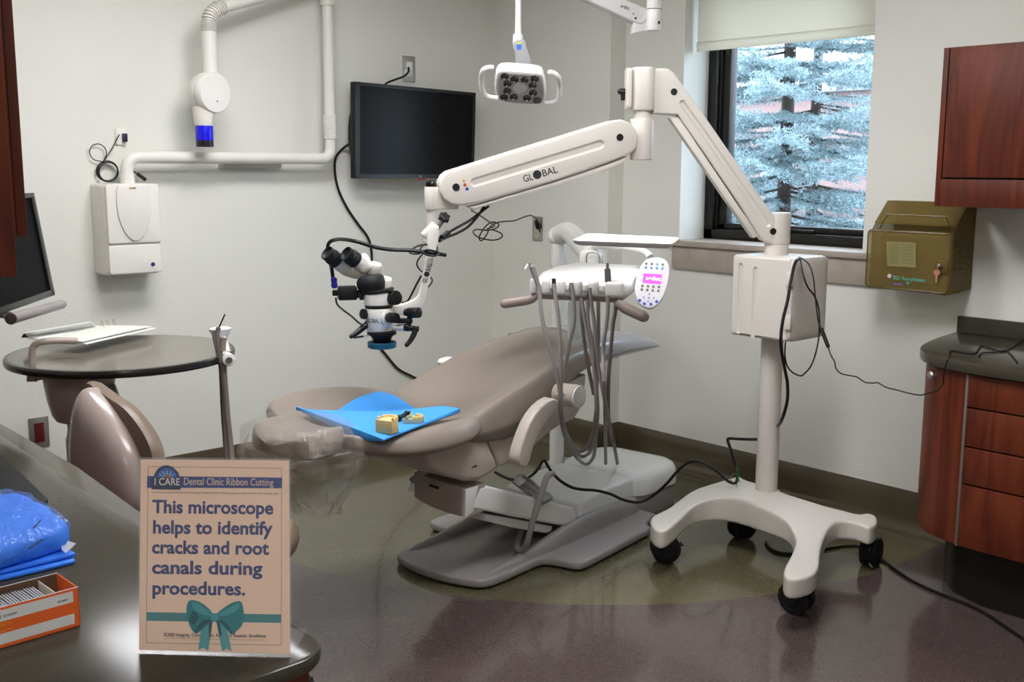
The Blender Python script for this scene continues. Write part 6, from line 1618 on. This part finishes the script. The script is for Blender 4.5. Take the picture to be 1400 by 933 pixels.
# ------------------------------------------------------------------ outside the window
import numpy as np
grd = mat('pale_ground', '#7f8588', .9, var=.2, scale=2)
structure(MB().box2((-60, YW+.37, -.5), (40, 80, -.4)).build('ground_outside', grd, loc=(0, 20, -.4)))  # pale ground plane outside the window
brick = mat('pink_brick', '#8f7672', .85, var=.12, scale=6)
bd_ = thing('building', (-24, 40, -.4), 'pinkish brick building far behind the spruce tree outside', 'building')
MB().box2((-40, 38, -.4), (-8, 46, 4.4), .02).build('wall', brick, bd_)
MB().box2((-40.4, 37.6, 4.4), (-7.6, 46.4, 4.7), .02).build('roof', mat('roof_grey', '#8d8f96', .8), bd_)
for i in range(6):
    for j in range(1):
        x = -38+i*5.4; z = .4
        MB().box2((x, 37.95, z), (x+1.6, 38.02, z+1.5), .01).build('window', mat('far_window', '#7d858c', .2), bd_)
def spruce(cx, cy, H, R, seed, label, front=True, dens=1.0):
    """branches in whorls, side twigs, needles as narrow leaves all round each twig"""
    rs = np.random.default_rng(seed)
    t = thing('spruce_tree', (cx, cy, -.4), label, 'tree')
    MB().cyl((cx, cy, -.4), (cx, cy, H-.2), .075, .012, 12).build('trunk', mat('bark', '#453b36', .9, var=.2, scale=30), t)
    Q = []; C = []; wood_ = MB()
    toward = math.atan2(-cy, 0.3-cx) if front else 0
    z = .1
    while z < H-.3:
        k = 1-z/H; Lb_ = R*k**.8*.95+.08
        nb = int(11+4*k)
        a0 = rs.uniform(0, 6.28)
        for b_ in range(nb):
            a = a0+2*math.pi*b_/nb+rs.uniform(-.25, .25)
            da = (a-toward+math.pi) % (2*math.pi)-math.pi
            if front and (abs(da) > 1.6 or z > 4.3): continue
            L = Lb_*rs.uniform(.75, 1.12)
            zb_ = z+rs.uniform(-.16, .16)
            ns = max(4, int(L/.045)); hd_ = np.array([math.cos(a), math.sin(a), 0]); sd = np.array([-math.sin(a), math.cos(a), 0])
            pts = []
            for i in range(ns+1):
                f = i/ns; pts.append(np.array([cx, cy, zb_])+hd_*L*f+np.array([0, 0, -.20*L*f+.20*L*f**2.5]))
            wood_.tube([V(p) for p in pts[::3]], lambda q, L=L: .007*L*(1-q)+.002, 5, 1, smooth=False)
            tw_ = []
            for i in range(int(ns*.12), ns+1):
                f = i/ns; lt_ = .10+.42*L*(1-f)*.62*min(1, f*2.2)
                for s in (-1, 1):
                    if rs.random() < .08: continue
                    dirv = hd_*rs.uniform(.55, .8)+sd*s*rs.uniform(.6, .8)+np.array([0, 0, rs.uniform(-.25, .12)])
                    dirv /= np.linalg.norm(dirv); l2 = lt_*rs.uniform(.7, 1.15)
                    tw_.append((pts[i], dirv, l2))
                    nsub = int(l2/.07)
                    for q in range(1, nsub):
                        p2 = pts[i]+dirv*l2*q/nsub
                        d2 = dirv*.7+np.cross(dirv, [0, 0, 1])*rs.choice([-1, 1])*.75+np.array([0, 0, rs.uniform(-.25, .2)]); d2 /= np.linalg.norm(d2)
                        tw_.append((p2, d2, .045+.55*l2*(1-q/nsub)*rs.uniform(.6, 1)))
            for i in range(1, ns): tw_.append((pts[i-1], pts[i+0]-pts[i-1]+hd_*.02, .07)) if i > ns*.15 else None
            tw_.append((pts[-2], hd_, .14))
            for p, d, l in tw_:
                d = d/np.linalg.norm(d)
                n = max(6, int(l/.0058*dens))
                f = rs.random(n)
                ph = rs.random(n)*2*math.pi
                e1 = np.cross(d, [0, 0, 1]); e1 /= np.linalg.norm(e1)+1e-9; e2 = np.cross(e1, d)
                rad = np.cos(ph)[:, None]*e1+np.sin(ph)[:, None]*e2
                base_ = p+d*(l*f)[:, None]+np.array([0, 0, -.12*l])*(f**2)[:, None]
                nd_ = d*.75+rad; nd_ /= np.linalg.norm(nd_, axis=1)[:, None]
                ln = rs.uniform(.022, .034, n)[:, None]
                sd_ = np.cross(nd_, rs.normal(size=(n, 3))); sd_ /= np.linalg.norm(sd_, axis=1)[:, None]+1e-9
                w_ = .0038
                tip = base_+nd_*ln
                mid_ = base_+nd_*ln*.5
                Q.append(np.stack([base_, mid_+sd_*w_, tip, mid_-sd_*w_], 1))
        z += .21*(.75+.35*k)
    Qa = np.concatenate(Q).reshape(-1, 3)-np.array([cx, cy, -.4])
    nq = len(Qa)//4
    me = bpy.data.meshes.new('needles')
    me.vertices.add(nq*4); me.vertices.foreach_set('co', Qa.astype(np.float32).ravel())
    me.loops.add(nq*4); me.loops.foreach_set('vertex_index', np.arange(nq*4, dtype=np.int32))
    me.polygons.add(nq); me.polygons.foreach_set('loop_start', np.arange(0, nq*4, 4, dtype=np.int32)); me.polygons.foreach_set('loop_total', np.full(nq, 4, dtype=np.int32))
    me.update(); me.materials.append(mat('blue_spruce', '#86999d', .6, var=.35, scale=2.5))
    o = bpy.data.objects.new('needles', me); COL.objects.link(o); o.parent = t
    wood_.build('branches', MATS['bark'], t)
    return nq
n1_ = spruce(-5.55, 8.1, 7.2, 1.75, 11, 'big blue green spruce tree right outside the window')
n2_ = spruce(-6.9, 10.6, 8.0, 2.1, 5, 'second spruce standing behind the first one outside the window', True, .5)
print('needles', n1_, n2_)
